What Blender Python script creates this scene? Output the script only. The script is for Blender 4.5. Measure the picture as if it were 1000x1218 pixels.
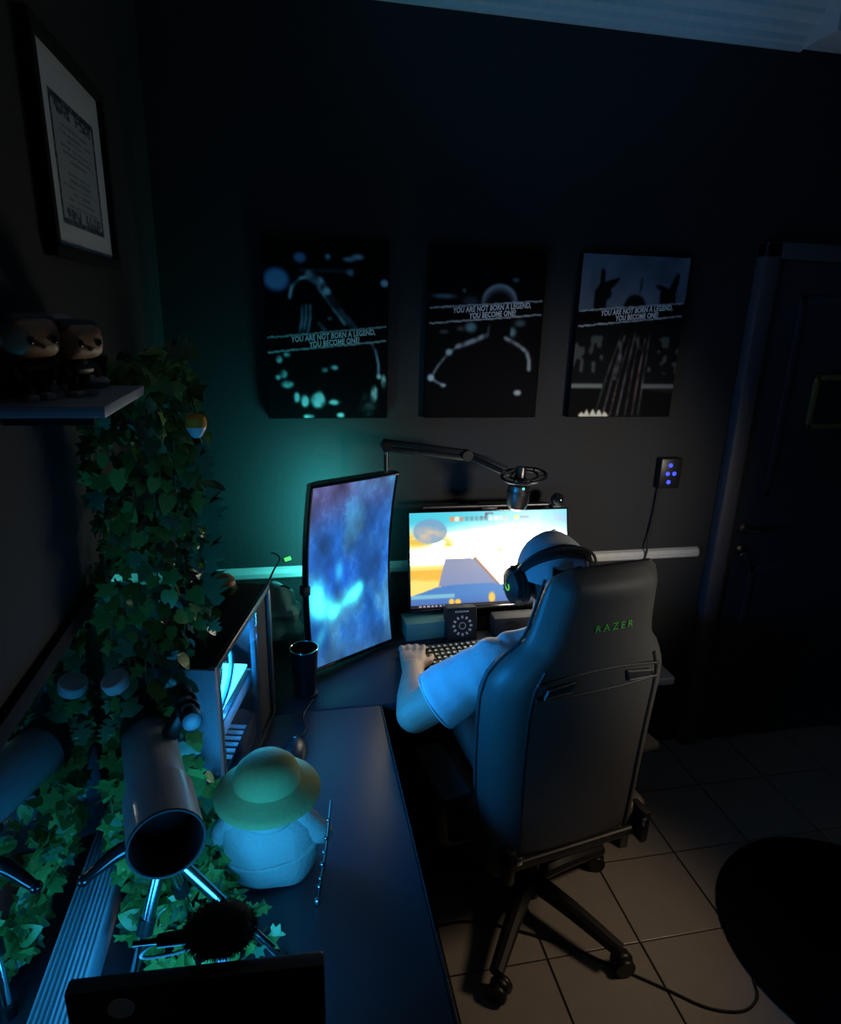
import bpy, bmesh, math, random
import numpy as np
from mathutils import Vector, Matrix, Euler, noise as mnoise
random.seed(11); rng = np.random.default_rng(5)
PI = math.pi
sc = bpy.context.scene
for o in list(bpy.data.objects): bpy.data.objects.remove(o, do_unlink=True)
C = sc.collection

# ------------------------------------------------------------------ camera
YAW, PITCH, ROLL, HC = .20482, .30055, .02779, 1.82
def cam_matrix():
    cy, sy, cp, sp = math.cos(YAW), math.sin(YAW), math.cos(PITCH), math.sin(PITCH)
    fwd = Vector((sy*cp, cy*cp, -sp)); right = Vector((cy, -sy, 0)); up = right.cross(fwd)
    c, s = math.cos(ROLL), math.sin(ROLL)
    r2 = c*right + s*up; u2 = -s*right + c*up
    m = Matrix((r2, u2, -fwd)).transposed().to_4x4(); m.translation = (0, 0, HC)
    return m
cd = bpy.data.cameras.new('camera'); cam = bpy.data.objects.new('camera', cd); C.objects.link(cam)
cd.sensor_fit = 'HORIZONTAL'; cd.sensor_width = 36; cd.lens = 762.6/1000*36; cd.clip_start = .02
cam.matrix_world = cam_matrix(); sc.camera = cam

# ------------------------------------------------------------------ world, lights, exposure
w = bpy.data.worlds.new('world'); sc.world = w; w.use_nodes = True
w.node_tree.nodes['Background'].inputs[0].default_value = (.45, .5, .6, 1)
w.node_tree.nodes['Background'].inputs[1].default_value = .004
vs = sc.view_settings; vs.view_transform = 'Standard'; vs.look = 'None'; vs.gamma = 1; vs.use_curve_mapping = False
vs.exposure = 0.0
def area(name, loc, target, sx, sy, power, col, spread=180):
    l = bpy.data.lights.new(name, 'AREA'); l.shape = 'RECTANGLE'; l.size = sx; l.size_y = sy
    l.energy = power; l.color = col; l.spread = math.radians(spread)
    o = bpy.data.objects.new(name, l); C.objects.link(o); o.location = loc
    o.rotation_euler = (Vector(target)-Vector(loc)).to_track_quat('-Z', 'Y').to_euler(); return o
def spot(name, loc, target, power, col, ang, blend, size=.1):
    l = bpy.data.lights.new(name, 'SPOT'); l.energy = power; l.color = col; l.spot_size = math.radians(ang); l.spot_blend = blend
    l.shadow_soft_size = size
    o = bpy.data.objects.new(name, l); C.objects.link(o); o.location = loc
    o.rotation_euler = (Vector(target)-Vector(loc)).to_track_quat('-Z', 'Y').to_euler(); return o
def point(name, loc, power, col, size=.03):
    l = bpy.data.lights.new(name, 'POINT'); l.energy = power; l.color = col; l.shadow_soft_size = size
    o = bpy.data.objects.new(name, l); C.objects.link(o); o.location = loc; return o
# assumed blue light panel on the near desk end, facing into the room
area('blue_panel_light', (-.13, .655, .96), (-.08, 1.75, 1.12), .28, .12, 2.0, (.025, .42, 1.0))
# added blue spot with no fixture, behind the camera, brightens the ceiling moulding
spot('blue_moulding_fill', (-.15, -.5, 1.0), (.9, 2.2, 3.15), 32, (.02, .44, .9), 32, .7, .08)
# teal strip on the back of the upright monitor, washing the wall
area('teal_monitor_backlight', (.13, 2.035, 1.12), (.06, 2.2, 1.14), .09, .40, 4.0, (.07, .80, .80))
# led bars inside the computer case, shining out through its glass side
area('case_led_bar', (-.17, 1.34, 1.02), (.5, 1.38, .86), .20, .12, 7.5, (.01, .30, 1.0))
point('case_led', (-.17, 1.33, 1.05), .5, (.06, .8, 1.0), .02)
# assumed dim warm light to the right of the chair, no fixture in view
spot('assumed_warm_light', (1.70, .95, 1.50), (.78, 1.36, .12), 22, (1.0, .72, .48), 50, 1.0, .14)
spot('wall_fill', (1.60, .10, 1.45), (.92, 2.2, 1.08), 92, (1.0, .93, .83), 46, 1.0, .15)  # added soft fill with no fixture, brightens the back wall and chair back

# ------------------------------------------------------------------ materials
MATS = {}
def mat(name, col, rough=.6, metal=0., bump=0., bscale=40., var=.12, emit=None, estr=1., spec=.5, trans=0., sheen=0., coat=0.):
    if name in MATS: return MATS[name]
    m = bpy.data.materials.new(name); m.use_nodes = True; nt = m.node_tree; b = nt.nodes['Principled BSDF']
    b.inputs['Roughness'].default_value = rough; b.inputs['Metallic'].default_value = metal
    b.inputs['Specular IOR Level'].default_value = spec
    b.inputs['Transmission Weight'].default_value = trans
    b.inputs['Sheen Weight'].default_value = sheen; b.inputs['Coat Weight'].default_value = coat
    tc = nt.nodes.new('ShaderNodeTexCoord'); n = nt.nodes.new('ShaderNodeTexNoise')
    n.inputs['Scale'].default_value = bscale; n.inputs['Detail'].default_value = 4
    nt.links.new(tc.outputs['Object'], n.inputs['Vector'])
    mx = nt.nodes.new('ShaderNodeMix'); mx.data_type = 'RGBA'
    mx.inputs[6].default_value = tuple(max(0, c*(1-var)) for c in col)+(1,)
    mx.inputs[7].default_value = tuple(min(1, c*(1+var)) for c in col)+(1,)
    nt.links.new(n.outputs['Fac'], mx.inputs[0]); nt.links.new(mx.outputs[2], b.inputs['Base Color'])
    if bump:
        bp = nt.nodes.new('ShaderNodeBump'); bp.inputs['Strength'].default_value = bump; bp.inputs['Distance'].default_value = .004
        nt.links.new(n.outputs['Fac'], bp.inputs['Height']); nt.links.new(bp.outputs[0], b.inputs['Normal'])
    if emit:
        b.inputs['Emission Color'].default_value = tuple(emit)+(1,); b.inputs['Emission Strength'].default_value = estr
    MATS[name] = m; return m
def mat_attr(name, estr=0., rough=.5, spec=.3):
    """colour comes from the painted 'print' colour attribute; estr > 0 for a lit screen"""
    m = bpy.data.materials.new(name); m.use_nodes = True; nt = m.node_tree; b = nt.nodes['Principled BSDF']
    a = nt.nodes.new('ShaderNodeAttribute'); a.attribute_name = 'print'
    b.inputs['Roughness'].default_value = rough; b.inputs['Specular IOR Level'].default_value = spec
    if estr:
        b.inputs['Base Color'].default_value = (.01, .01, .01, 1)
        nt.links.new(a.outputs['Color'], b.inputs['Emission Color']); b.inputs['Emission Strength'].default_value = estr
    else: nt.links.new(a.outputs['Color'], b.inputs['Base Color'])
    MATS[name] = m; return m
def lin(c): return tuple((x/255/12.92 if x/255 <= .04045 else ((x/255+.055)/1.055)**2.4) for x in c)
mat('wall', (.036, .036, .037), .8, bump=.25, bscale=60, spec=.15)
mat('ceiling', (.65, .65, .65), .9)
mat('white_plaster', (.72, .72, .72), .6, bump=.1)
mat('rail_white', (.55, .53, .50), .5)
mat('tile', (.30, .275, .245), .28, bump=.03, bscale=18, var=.1)
mat('grout', (.02, .019, .018), .9)
mat('door', (.045, .05, .06), .45, bump=.1)
mat('door_trim', (.10, .09, .095), .5)
mat('brass_dark', (.25, .22, .18), .35, 1)
mat('chrome', (.75, .76, .78), .16, 1)
mat('steel', (.55, .58, .62), .22, 1)
mat('black_plastic', (.012, .012, .013), .38)
mat('black_gloss', (.008, .008, .009), .12)
mat('black_matte', (.010, .010, .011), .8)
mat('black_metal', (.02, .02, .021), .35, .6)
mat('desk', (.018, .022, .032), .38, bump=.04, bscale=30, spec=.8)
mat('desk_edge', (.02, .02, .024), .4)
mat('leather', (.070, .068, .063), .48, bump=.12, bscale=160, spec=.45)
mat('leather_dark', (.018, .018, .018), .5, bump=.12, bscale=160)
mat('green_logo', (.07, .40, .05), .5, emit=(.06, .5, .06), estr=.04)
mat('lettering', (.85, .88, .90), .6, spec=.1)
mat('canvas', (.006, .006, .007), .85, spec=.1)
mat('frame_black', (.010, .010, .011), .85, spec=.15)
mat('shelf_white', (.36, .38, .42), .5)
mat('skin', (.48, .30, .22), .55, bump=.05, bscale=120)
mat('shirt', (.60, .63, .66), .85, bump=.25, bscale=90)
mat('shorts', (.10, .13, .12), .9, bump=.2, bscale=90)
mat('shoe', (.05, .05, .05), .6)
mat('hair', (.012, .010, .009), .6, bump=.4, bscale=200)
mat('cap', (.62, .64, .68), .8, bump=.15, bscale=120)
mat('leaf', (.08, .22, .04), .33, var=.5, bscale=22, bump=.1)
mat('leaf_light', (.20, .36, .08), .33, var=.4, bscale=22, bump=.1)
mat('leaf_dark', (.035, .12, .035), .33, var=.4, bscale=22, bump=.1)
mat('leaf_blue', (.08, .22, .11), .3, var=.4, bscale=22, bump=.1)
mat('stem', (.16, .18, .07), .6)
mat('telescope', (.36, .36, .42), .28, coat=.4, var=.04)
mat('eyepiece_white', (.55, .55, .56), .45)
mat('alu', (.62, .66, .70), .35, .1)
mat('alu_flat', (.36, .40, .46), .5, 0)
mat('plush_green', (.30, .34, .13), .9, bump=.3, bscale=120)
mat('plush_cream', (.50, .48, .44), .95, bump=.6, bscale=130)
def thin_glass():
    m = bpy.data.materials.new('glass'); m.use_nodes = True; nt = m.node_tree; nt.nodes.clear()
    o = nt.nodes.new('ShaderNodeOutputMaterial'); mx = nt.nodes.new('ShaderNodeMixShader'); t = nt.nodes.new('ShaderNodeBsdfTransparent'); g = nt.nodes.new('ShaderNodeBsdfGlossy'); f = nt.nodes.new('ShaderNodeLayerWeight'); pw = nt.nodes.new('ShaderNodeMath')
    t.inputs[0].default_value = (.9, .92, .93, 1); g.inputs['Roughness'].default_value = .03; pw.operation = 'MULTIPLY'; pw.inputs[1].default_value = .25; f.inputs[0].default_value = .35
    nt.links.new(f.outputs['Facing'], pw.inputs[0]); nt.links.new(pw.outputs[0], mx.inputs[0]); nt.links.new(t.outputs[0], mx.inputs[1]); nt.links.new(g.outputs[0], mx.inputs[2]); nt.links.new(mx.outputs[0], o.inputs[0]); MATS['glass'] = m
thin_glass()
mat('pc_front', (.24, .27, .33), .5, bump=.5, bscale=220)
mat('pc_frame', (.09, .075, .07), .35, .3)
mat('pc_board', (.05, .07, .075), .5)
mat('pc_white', (.55, .58, .60), .4)
mat('led_cyan', (.1, .5, .6), .5, emit=(.08, .75, .85), estr=3.5)
mat('led_teal', (.1, .5, .5), .5, emit=(.06, .85, .65), estr=2.0)
mat('led_blue', (.1, .1, .6), .5, emit=(.03, .06, 1.0), estr=1.4)
mat('led_green', (.1, .6, .1), .5, emit=(.2, .9, .05), estr=.55)
mat('key_glow', (.5, .6, .6), .5, emit=(.45, .95, .85), estr=.22)
mat('panel_glow', (.1, .2, .5), .5, emit=(.03, .36, 1.0), estr=2.0)
mat('vinyl_skin', (.42, .24, .13), .45)
mat('vinyl_dark', (.02, .02, .022), .45)
mat('vinyl_grey', (.30, .30, .32), .5)
mat('lens_blue', (.035, .055, .10), .25)
mat('rug', (.006, .006, .008), .95, bump=.8, bscale=140, spec=.05)
mat('sticker', (.85, .87, .88), .5)
mat('orange', (.90, .30, .02), .5)
mat('white_plastic', (.60, .60, .58), .45)
mat('bun', (.50, .28, .10), .6, bump=.1)
mat('lettuce', (.06, .22, .05), .7)
mat('teal_box', (.10, .30, .26), .6)
mat('fur', (.018, .018, .02), .95)
mat('beanbag', (.005, .005, .006), .75, bump=.3, bscale=25)
mat('cable', (.010, .010, .010), .5)
mat('paper', (.55, .57, .57), .7)
mat('bag_white', (.55, .57, .58), .7, bump=.3, bscale=15)
mat('sign_yellow', (.22, .17, .05), .6)
mat('mark_white', (.40, .40, .42), .6, emit=(.7, .75, .8), estr=.07)
mat('metal_dark', (.10, .09, .085), .3, .9)
def mirror_mat():
    m = mat('mirror', (.62, .68, .68), .02, 1.0, var=.02); return m
mirror_mat()
mat_attr('poster_print', 0, .7, .06); mat_attr('paper_print', 0, .7, .2)
mat_attr('screen_nebula', 1.2, .25); mat_attr('screen_game', 1.35, .25)

# ------------------------------------------------------------------ helpers
def W(o):
    if o is None: return Matrix()
    return W(o.parent) @ (o.matrix_parent_inverse if o.parent else Matrix()) @ o.matrix_basis
def tag(o, label=None, cat=None, group=None, kind=None):
    if label: o['label'] = label
    if cat: o['category'] = cat
    if group: o['group'] = group
    if kind: o['kind'] = kind
    return o
def thing(name, label, cat, loc=(0, 0, 0), rotz=0, group=None):
    o = bpy.data.objects.new(name, None); C.objects.link(o); o.empty_display_size = .05
    o.location = loc; o.rotation_euler = (0, 0, rotz); o.rotation_mode = 'XYZ'
    return tag(o, label, cat, group)
def obj(name, bm, m, parent=None, smooth=True, local=False, matrix=None, angle=35):
    """link a bmesh as one mesh object; world coordinates unless local=True"""
    if isinstance(bm, bmesh.types.BMesh):
        me = bpy.data.meshes.new(name); bmesh.ops.recalc_face_normals(bm, faces=bm.faces[:]); bm.to_mesh(me); bm.free()
    else: me = bm
    if m is not None and not me.materials:
        for x in (m if isinstance(m, (list, tuple)) else [m]): me.materials.append(MATS[x] if isinstance(x, str) else x)
    if smooth:
        me.polygons.foreach_set('use_smooth', [True]*len(me.polygons))
        try: me.set_sharp_from_angle(angle=math.radians(angle))
        except Exception: pass
    o = bpy.data.objects.new(name, me); C.objects.link(o)
    if matrix is not None: o.matrix_basis = matrix
    if parent is not None:
        o.parent = parent
        if not local: o.matrix_parent_inverse = W(parent).inverted()
    return o
def inst(name, me, matrix, parent=None):
    o = bpy.data.objects.new(name, me); C.objects.link(o); o.matrix_basis = matrix
    if parent is not None: o.parent = parent
    return o
def struct(name, bm, m, smooth=False, **k):
    return tag(obj(name, bm, m, smooth=smooth, **k), kind='structure')
def NB(): return bmesh.new()
def box(bm, x0, x1, y0, y1, z0, z1, bev=0, M=None, seg=2):
    r = bmesh.ops.create_cube(bm, size=1)
    vs_ = r['verts']
    for v in vs_: v.co = Vector((x0+(v.co.x+.5)*(x1-x0), y0+(v.co.y+.5)*(y1-y0), z0+(v.co.z+.5)*(z1-z0)))
    if bev:
        es = list({e for v in vs_ for e in v.link_edges})
        rr = bmesh.ops.bevel(bm, geom=es, offset=bev, segments=seg, affect='EDGES', profile=.5)
        vs_ = list({v for f in rr['faces'] for v in f.verts} | {v for v in vs_ if v.is_valid})
    if M is not None:
        for v in vs_: v.co = M @ v.co
    return bm
def frame_from(t):
    t = t.normalized(); a = Vector((0, 0, 1)) if abs(t.z) < .9 else Vector((1, 0, 0))
    u = t.cross(a).normalized(); return u, t.cross(u).normalized()
def catmull(pts, k=6):
    P = [Vector(p) for p in pts]
    if len(P) < 3: return P
    out = []
    for i in range(len(P)-1):
        a = P[i-1] if i else P[0]*2-P[1]; b = P[i]; c = P[i+1]; d = P[i+2] if i+2 < len(P) else P[-1]*2-P[-2]
        for s in range(k):
            t = s/k; out.append(.5*((2*b)+(c-a)*t+(2*a-5*b+4*c-d)*t*t+(-a+3*b-3*c+d)*t**3))
    out.append(P[-1]); return out
def tube(bm, pts, r, n=8, smooth=0, caps=True, closed=False):
    P = catmull(pts, smooth) if smooth else [Vector(p) for p in pts]
    m_ = len(P); rs = r if isinstance(r, (list, tuple)) else [r]*m_
    if len(rs) != m_: rs = [np.interp(i/(m_-1), np.linspace(0, 1, len(rs)), rs) for i in range(m_)]
    rings = []; u = None
    for i, p in enumerate(P):
        if closed: t = P[(i+1) % m_]-P[i-1]
        else: t = (P[min(i+1, m_-1)]-P[max(i-1, 0)])
        t = t.normalized() if t.length > 1e-9 else Vector((0, 0, 1))
        if u is None: u, v = frame_from(t)
        else:
            u = (u - t*u.dot(t)); u = u.normalized() if u.length > 1e-6 else frame_from(t)[0]; v = t.cross(u)
        rings.append([bm.verts.new(p+(u*math.cos(2*PI*k/n)+v*math.sin(2*PI*k/n))*rs[i]) for k in range(n)])
    for i in range(m_ if closed else m_-1):
        a, b = rings[i], rings[(i+1) % m_]
        for k in range(n): bm.faces.new((a[k], a[(k+1) % n], b[(k+1) % n], b[k]))
    if caps and not closed: bm.faces.new(rings[0][::-1]); bm.faces.new(rings[-1])
    return bm
def lathe(bm, prof, M=None, n=24, caps=True):
    """prof: (radius, height) along local z"""
    M = M or Matrix(); rings = []
    for r, z in prof:
        if r < 1e-6: rings.append([bm.verts.new(M @ Vector((0, 0, z)))])
        else: rings.append([bm.verts.new(M @ Vector((r*math.cos(2*PI*k/n), r*math.sin(2*PI*k/n), z))) for k in range(n)])
    for a, b in zip(rings, rings[1:]):
        for k in range(n):
            k2 = (k+1) % n
            if len(a) == 1 and len(b) == 1: continue
            if len(a) == 1: bm.faces.new((a[0], b[k2], b[k]))
            elif len(b) == 1: bm.faces.new((a[k], a[k2], b[0]))
            else: bm.faces.new((a[k], a[k2], b[k2], b[k]))
    if caps:
        if len(rings[0]) > 1: bm.faces.new(rings[0][::-1])
        if len(rings[-1]) > 1: bm.faces.new(rings[-1])
    return bm
def axis_m(loc, d, up=None):
    """matrix with local z along d"""
    z = Vector(d).normalized(); x, y = frame_from(z); m = Matrix((x, y, z)).transposed().to_4x4(); m.translation = loc
    if m.to_3x3().determinant() < 0: m = m @ Matrix.Diagonal((1, -1, 1, 1))
    return m
def ell(bm, c, r, M=None, u=20, v=12):
    rr = bmesh.ops.create_uvsphere(bm, u_segments=u, v_segments=v, radius=1)
    for q in rr['verts']:
        p = Vector((q.co.x*r[0], q.co.y*r[1], q.co.z*r[2]))
        q.co = (M @ p if M is not None else p)+Vector(c)
    return bm
def cap(bm, a, ra, b, rb, n=16):
    """tapered limb piece with round ends"""
    a = Vector(a); b = Vector(b); d = b-a
    if d.length < 1e-6: return ell(bm, a, (ra, ra, ra))
    M = axis_m(a, d); L = d.length; pr = []
    for i in range(5): t = -PI/2+i*PI/8; pr.append((ra*math.cos(t) if i else 0, ra*math.sin(t)))
    pr.append((ra, 0)); pr.append((rb, L))
    for i in range(1, 5): t = i*PI/8; pr.append((rb*math.cos(t) if i < 4 else 0, L+rb*math.sin(t)))
    return lathe(bm, pr, M, n, caps=False)
def frus(bm, a, ra, b, rb, n=20): a = Vector(a); b = Vector(b); return lathe(bm, [(0, 0), (ra, 0), (rb, (b-a).length), (0, (b-a).length)], axis_m(a, b-a), n, caps=False)
def prism(bm, poly, z0, z1, M=None):
    M = M or Matrix(); a = [bm.verts.new(M @ Vector((x, y, z0))) for x, y in poly]; b = [bm.verts.new(M @ Vector((x, y, z1))) for x, y in poly]
    n = len(poly); bm.faces.new(a[::-1]); bm.faces.new(b)
    for i in range(n): bm.faces.new((a[i], a[(i+1) % n], b[(i+1) % n], b[i]))
    return bm
def melt(name, bm, voxel, m, parent, it=6, local=False):
    """fuse overlapping pieces into one continuous skin"""
    me = bpy.data.meshes.new(name+'_raw'); bmesh.ops.recalc_face_normals(bm, faces=bm.faces[:]); bm.to_mesh(me); bm.free()
    t = bpy.data.objects.new('tmp', me); C.objects.link(t)
    r = t.modifiers.new('r', 'REMESH'); r.mode = 'VOXEL'; r.voxel_size = voxel
    s = t.modifiers.new('s', 'SMOOTH'); s.factor = .5; s.iterations = it
    dg = bpy.context.evaluated_depsgraph_get(); dg.update()
    out = bpy.data.meshes.new_from_object(t.evaluated_get(dg)); out.name = name
    bpy.data.objects.remove(t, do_unlink=True); bpy.data.meshes.remove(me); out.materials.clear()
    return obj(name, out, m, parent, angle=80, local=local)
def text_mesh(body, size, extr=.0004, shear=0., spacing=1.0, line=1.0, align='CENTER', bold=0.):
    cu = bpy.data.curves.new('txt', 'FONT'); cu.body = body; cu.size = size; cu.extrude = extr; cu.shear = shear
    cu.space_character = spacing; cu.space_line = line; cu.align_x = align; cu.align_y = 'CENTER'; cu.resolution_u = 3; cu.offset = bold
    t = bpy.data.objects.new('tmp', cu); C.objects.link(t)
    dg = bpy.context.evaluated_depsgraph_get(); dg.update()
    me = bpy.data.meshes.new_from_object(t.evaluated_get(dg)); bpy.data.objects.remove(t, do_unlink=True); me.materials.clear()
    return me
def painted_sheet(name, img, width, height, m, parent, M, curve=None, local=False, glare=0):
    """flat print or screen: a grid whose vertex colours hold the picture; local x right, y up, z out"""
    h, w_ = img.shape[:2]
    xs, ys = np.meshgrid(np.linspace(-width/2, width/2, w_), np.linspace(height/2, -height/2, h))
    zs = np.zeros_like(xs) if curve is None else curve(xs, ys)
    co = np.stack([xs, ys, zs], -1).reshape(-1, 3)
    i = np.arange(h*w_).reshape(h, w_)
    f = np.stack([i[:-1, :-1], i[1:, :-1], i[1:, 1:], i[:-1, 1:]], -1).reshape(-1, 4)
    me = bpy.data.meshes.new(name); me.from_pydata(co.tolist(), [], f.tolist())
    at = me.color_attributes.new('print', 'FLOAT_COLOR', 'POINT')
    c = np.clip(img, 0, None); l = np.where(c <= .04045, c/12.92, ((c+.055)/1.055)**2.4)
    if glare:
        lum = img.min(-1); k_ = np.clip((lum-.72)/.3, 0, 1); l = l*(1+glare*(k_*k_)[..., None])
    at.data.foreach_set('color', np.concatenate([l.reshape(-1, 3), np.ones((h*w_, 1))], 1).astype(np.float32).ravel())
    return obj(name, me, m, parent, matrix=M, local=local)

# ------------------------------------------------------------------ room
XL, XR, YB, YF, ZC = -.38, 2.75, 2.2, -1.3, 2.83
def slab(x0, x1, y0, y1, z0, z1, bev=0): return box(NB(), x0, x1, y0, y1, z0, z1, bev)
flo = struct('floor', slab(XL-.1, XR+.1, YF-.1, YB+.1, -.12, -.004), 'grout')
tile_me = bpy.data.meshes.new('floor_tile'); tb = slab(-.1475, .1475, -.1465, .1465, -.01, 0, .0015); tb.to_mesh(tile_me); tb.free(); tile_me.materials.append(MATS['tile'])
tx = [.695+.3013*i for i in range(-4, 8)]; ty = [1.315+.298*j for j in range(-9, 4)]
for i in range(len(tx)-1):
    for j in range(len(ty)-1):
        cx, cyy = (tx[i]+tx[i+1])/2, (ty[j]+ty[j+1])/2
        if XL-.05 < cx < XR and YF < cyy < YB+.05:
            inst('floor_tile', tile_me, Matrix.Translation((cx, cyy, random.uniform(-.0008, .0004))) @ Euler((0, 0, random.uniform(-.002, .002))).to_matrix().to_4x4(), flo)
struct('ceiling', slab(XL-.1, XR+.1, YF-.1, YB+.1, ZC, ZC+.1), 'ceiling')
struct('wall_left', slab(XL-.1, XL, YF-.1, YB+.1, -.1, ZC), 'wall')
struct('wall_back', slab(XL, XR, YB, YB+.1, -.1, ZC), 'wall')
struct('wall_right', slab(XR, XR+.1, YF-.1, YB+.1, -.1, ZC), 'wall')
struct('wall_front', slab(XL, XR, YF-.1, YF, -.1, ZC), 'wall')
# crown moulding with stepped profile (distance from wall, height)
CR = [(0, 2.682), (.012, 2.682), (.016, 2.696), (.030, 2.700), (.034, 2.716), (.052, 2.726), (.056, 2.742), (.085, 2.760), (.089, 2.772), (.118, 2.788), (.122, 2.806), (.15, 2.812), (.15, ZC), (0, ZC)]
def crown(name, a, b, n):
    bm = NB(); a = Vector(a); b = Vector(b); n = Vector(n)
    A = [bm.verts.new(a+n*d+Vector((0, 0, z))) for d, z in CR]; B = [bm.verts.new(b+n*d+Vector((0, 0, z))) for d, z in CR]
    k = len(CR)
    for i in range(k): bm.faces.new((A[i], A[(i+1) % k], B[(i+1) % k], B[i]))
    bm.faces.new(A[::-1]); bm.faces.new(B); return struct(name, bm, 'white_plaster')
crown('trim_1', (XL, YB, 0), (1.70, YB, 0), (0, -1, 0))
crown('trim_2', (XL, YF, 0), (XL, YB, 0), (1, 0, 0))
bm = NB(); box(bm, 1.70, XR, YB-.155, YB, 2.69, ZC, .004); struct('trim_3', bm, 'white_plaster')
# chair rail on the back wall, with a rounded nose
bm = NB(); prism(bm, [(0, .895), (.012, .895), (.020, .902), (.022, .918), (.016, .930), (.004, .936), (0, .936)], XL, 1.62,
      Matrix(((0, 0, 1, 0), (-1, 0, 0, YB), (0, 1, 0, 0), (0, 0, 0, 1)))); struct('trim_4', bm, 'rail_white')
# door: frame, leaf with raised panels, lever, lock
dr = struct('door_1', slab(1.735, 2.62, YB-.030, YB+.001, .005, 2.04, .004), 'door')
bm = NB(); box(bm, 1.668, 1.735, YB-.05, YB, 0, 2.095, .006); obj('door_frame', bm, 'door_trim', dr)
bm = NB(); box(bm, 1.668, 2.70, YB-.05, YB, 2.04, 2.095, .006); obj('door_frame', bm, 'door_trim', dr)
for z0, z1 in ((.15, .85), (1.15, 1.92)):
    bm = NB()
    for b_ in ((1.86, 2.50, z0, z0+.03), (1.86, 2.50, z1-.03, z1), (1.86, 1.89, z0, z1), (2.47, 2.50, z0, z1)): box(bm, b_[0], b_[1], YB-.036, YB-.028, b_[2], b_[3], .003)
    obj('panel_moulding', bm, 'door', dr)
hd = NB(); lathe(hd, [(.026, 0), (.026, .006), (.012, .010), (.010, .05), (.0, .05)], axis_m((1.80, YB-.03, 1.015), (0, -1, 0))); tube(hd, [(1.80, YB-.075, 1.015), (1.84, YB-.078, 1.017), (1.91, YB-.075, 1.012)], [.009, .009, .007], 10, 4)
obj('door_handle', hd, 'brass_dark', dr)
lk = NB(); lathe(lk, [(.024, 0), (.024, .006), (.012, .014), (0, .014)], axis_m((1.80, YB-.03, .925), (0, -1, 0))); obj('lock', lk, 'brass_dark', dr)
kt = thing('key_bunch', 'small bunch of keys hanging from the lock of the dark door', 'keys', (1.80, YB-.045, .90))
kb = NB(); tube(kb, [(1.80+.014*math.cos(a), YB-.055, .905+.014*math.sin(a)) for a in np.linspace(0, 2*PI, 17)[:-1]], .0016, 6, closed=True); obj('key_ring', kb, 'steel', kt)
for dx, an in ((-.012, -.25), (0, 0), (.012, .2)):
    kb = NB(); M = Matrix.Translation((1.80+dx, YB-.056+dx*.2, .895)) @ Euler((0, an, 0)).to_matrix().to_4x4()
    lathe(kb, [(0, -.001), (.010, -.001), (.010, .001), (0, .001)], M @ Matrix.Translation((0, 0, -.008)) @ Matrix.Rotation(PI/2, 4, 'X'), 12); box(kb, -.003, .003, -.001, .001, -.045, -.015, 0, M); box(kb, .003, .006, -.001, .001, -.04, -.034, 0, M)
    obj('key', kb, 'steel', kt)
sg = thing('door_plaque', 'small dark plaque with a dull yellow border on the door', 'sign', (2.08, YB-.032, 1.53))
bm = NB(); box(bm, 2.00, 2.18, YB-.040, YB-.031, 1.44, 1.62, .002); obj('plate', bm, 'black_matte', sg)
bm = NB()
for b_ in ((1.985, 2.195, 1.615, 1.635), (1.985, 2.195, 1.425, 1.445), (1.985, 2.005, 1.425, 1.635), (2.175, 2.195, 1.425, 1.635)): box(bm, b_[0], b_[1], YB-.046, YB-.031, b_[2], b_[3], .003)
obj('border', bm, 'sign_yellow', sg)

# wall power unit with four blue pilot lamps
po = thing('wall_power_socket', 'black wall power socket with blue glowing lamps', 'socket', (1.43, YB, 1.255))
bm = NB(); box(bm, 1.385, 1.475, YB-.035, YB, 1.195, 1.315, .006); obj('body', bm, 'black_plastic', po)
for x, z in ((1.424, 1.288), (1.416, 1.255), (1.444, 1.255), (1.424, 1.222)):
    bm = NB(); lathe(bm, [(0.0085, 0), (.0085, .003), (0, .0045)], axis_m((x, YB-.034, z), (0, -1, 0)), 12); obj('pilot_lamp', bm, 'led_blue', po)
bm = NB(); tube(bm, [(1.40, YB-.01, 1.20), (1.395, YB-.012, 1.10), (1.385, YB-.012, 1.0), (1.378, YB-.028, .945), (1.37, YB-.02, .80), (1.36, YB-.02, .3), (1.35, YB-.03, .03)], .004, 6, 5)
tag(obj('power_cable', bm, 'cable'), 'thin black power cable running down from the wall socket', 'cable')

# ------------------------------------------------------------------ mirror on the left wall and its ridged metal sill
mr = thing('wall_mirror', 'long low dark framed mirror on the left wall reflecting ivy', 'mirror', (XL, .9, .815))
bm = NB(); box(bm, XL, XL+.006, .20, 1.90, .80, 1.285); obj('glass', bm, 'mirror', mr, smooth=False)
for n_, b_ in (('frame_rail', (.17, 1.93, 1.285, 1.315)), ('frame_stile', (1.90, 1.93, .80, 1.285)), ('frame_stile', (.17, .20, .80, 1.285))):
    bm = NB(); box(bm, XL, XL+.014, b_[0], b_[1], b_[2], b_[3], .003); obj(n_, bm, 'frame_black', mr)
sl = thing('window_sill_track', 'pale metal sill with raised sliding tracks below the mirror', 'sill', (XL+.02, .7, .75))
bm = NB(); box(bm, XL, -.34, .2, 1.22, .7502, .809, .002); obj('sill_body', bm, 'alu_flat', sl)
for k in range(5):
    x = -.376+.0078*k; bm = NB(); box(bm, x, x+.0032, .2, 1.22, .808, .8155, .0008, seg=1); obj('track_ridge', bm, 'alu', sl)

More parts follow.
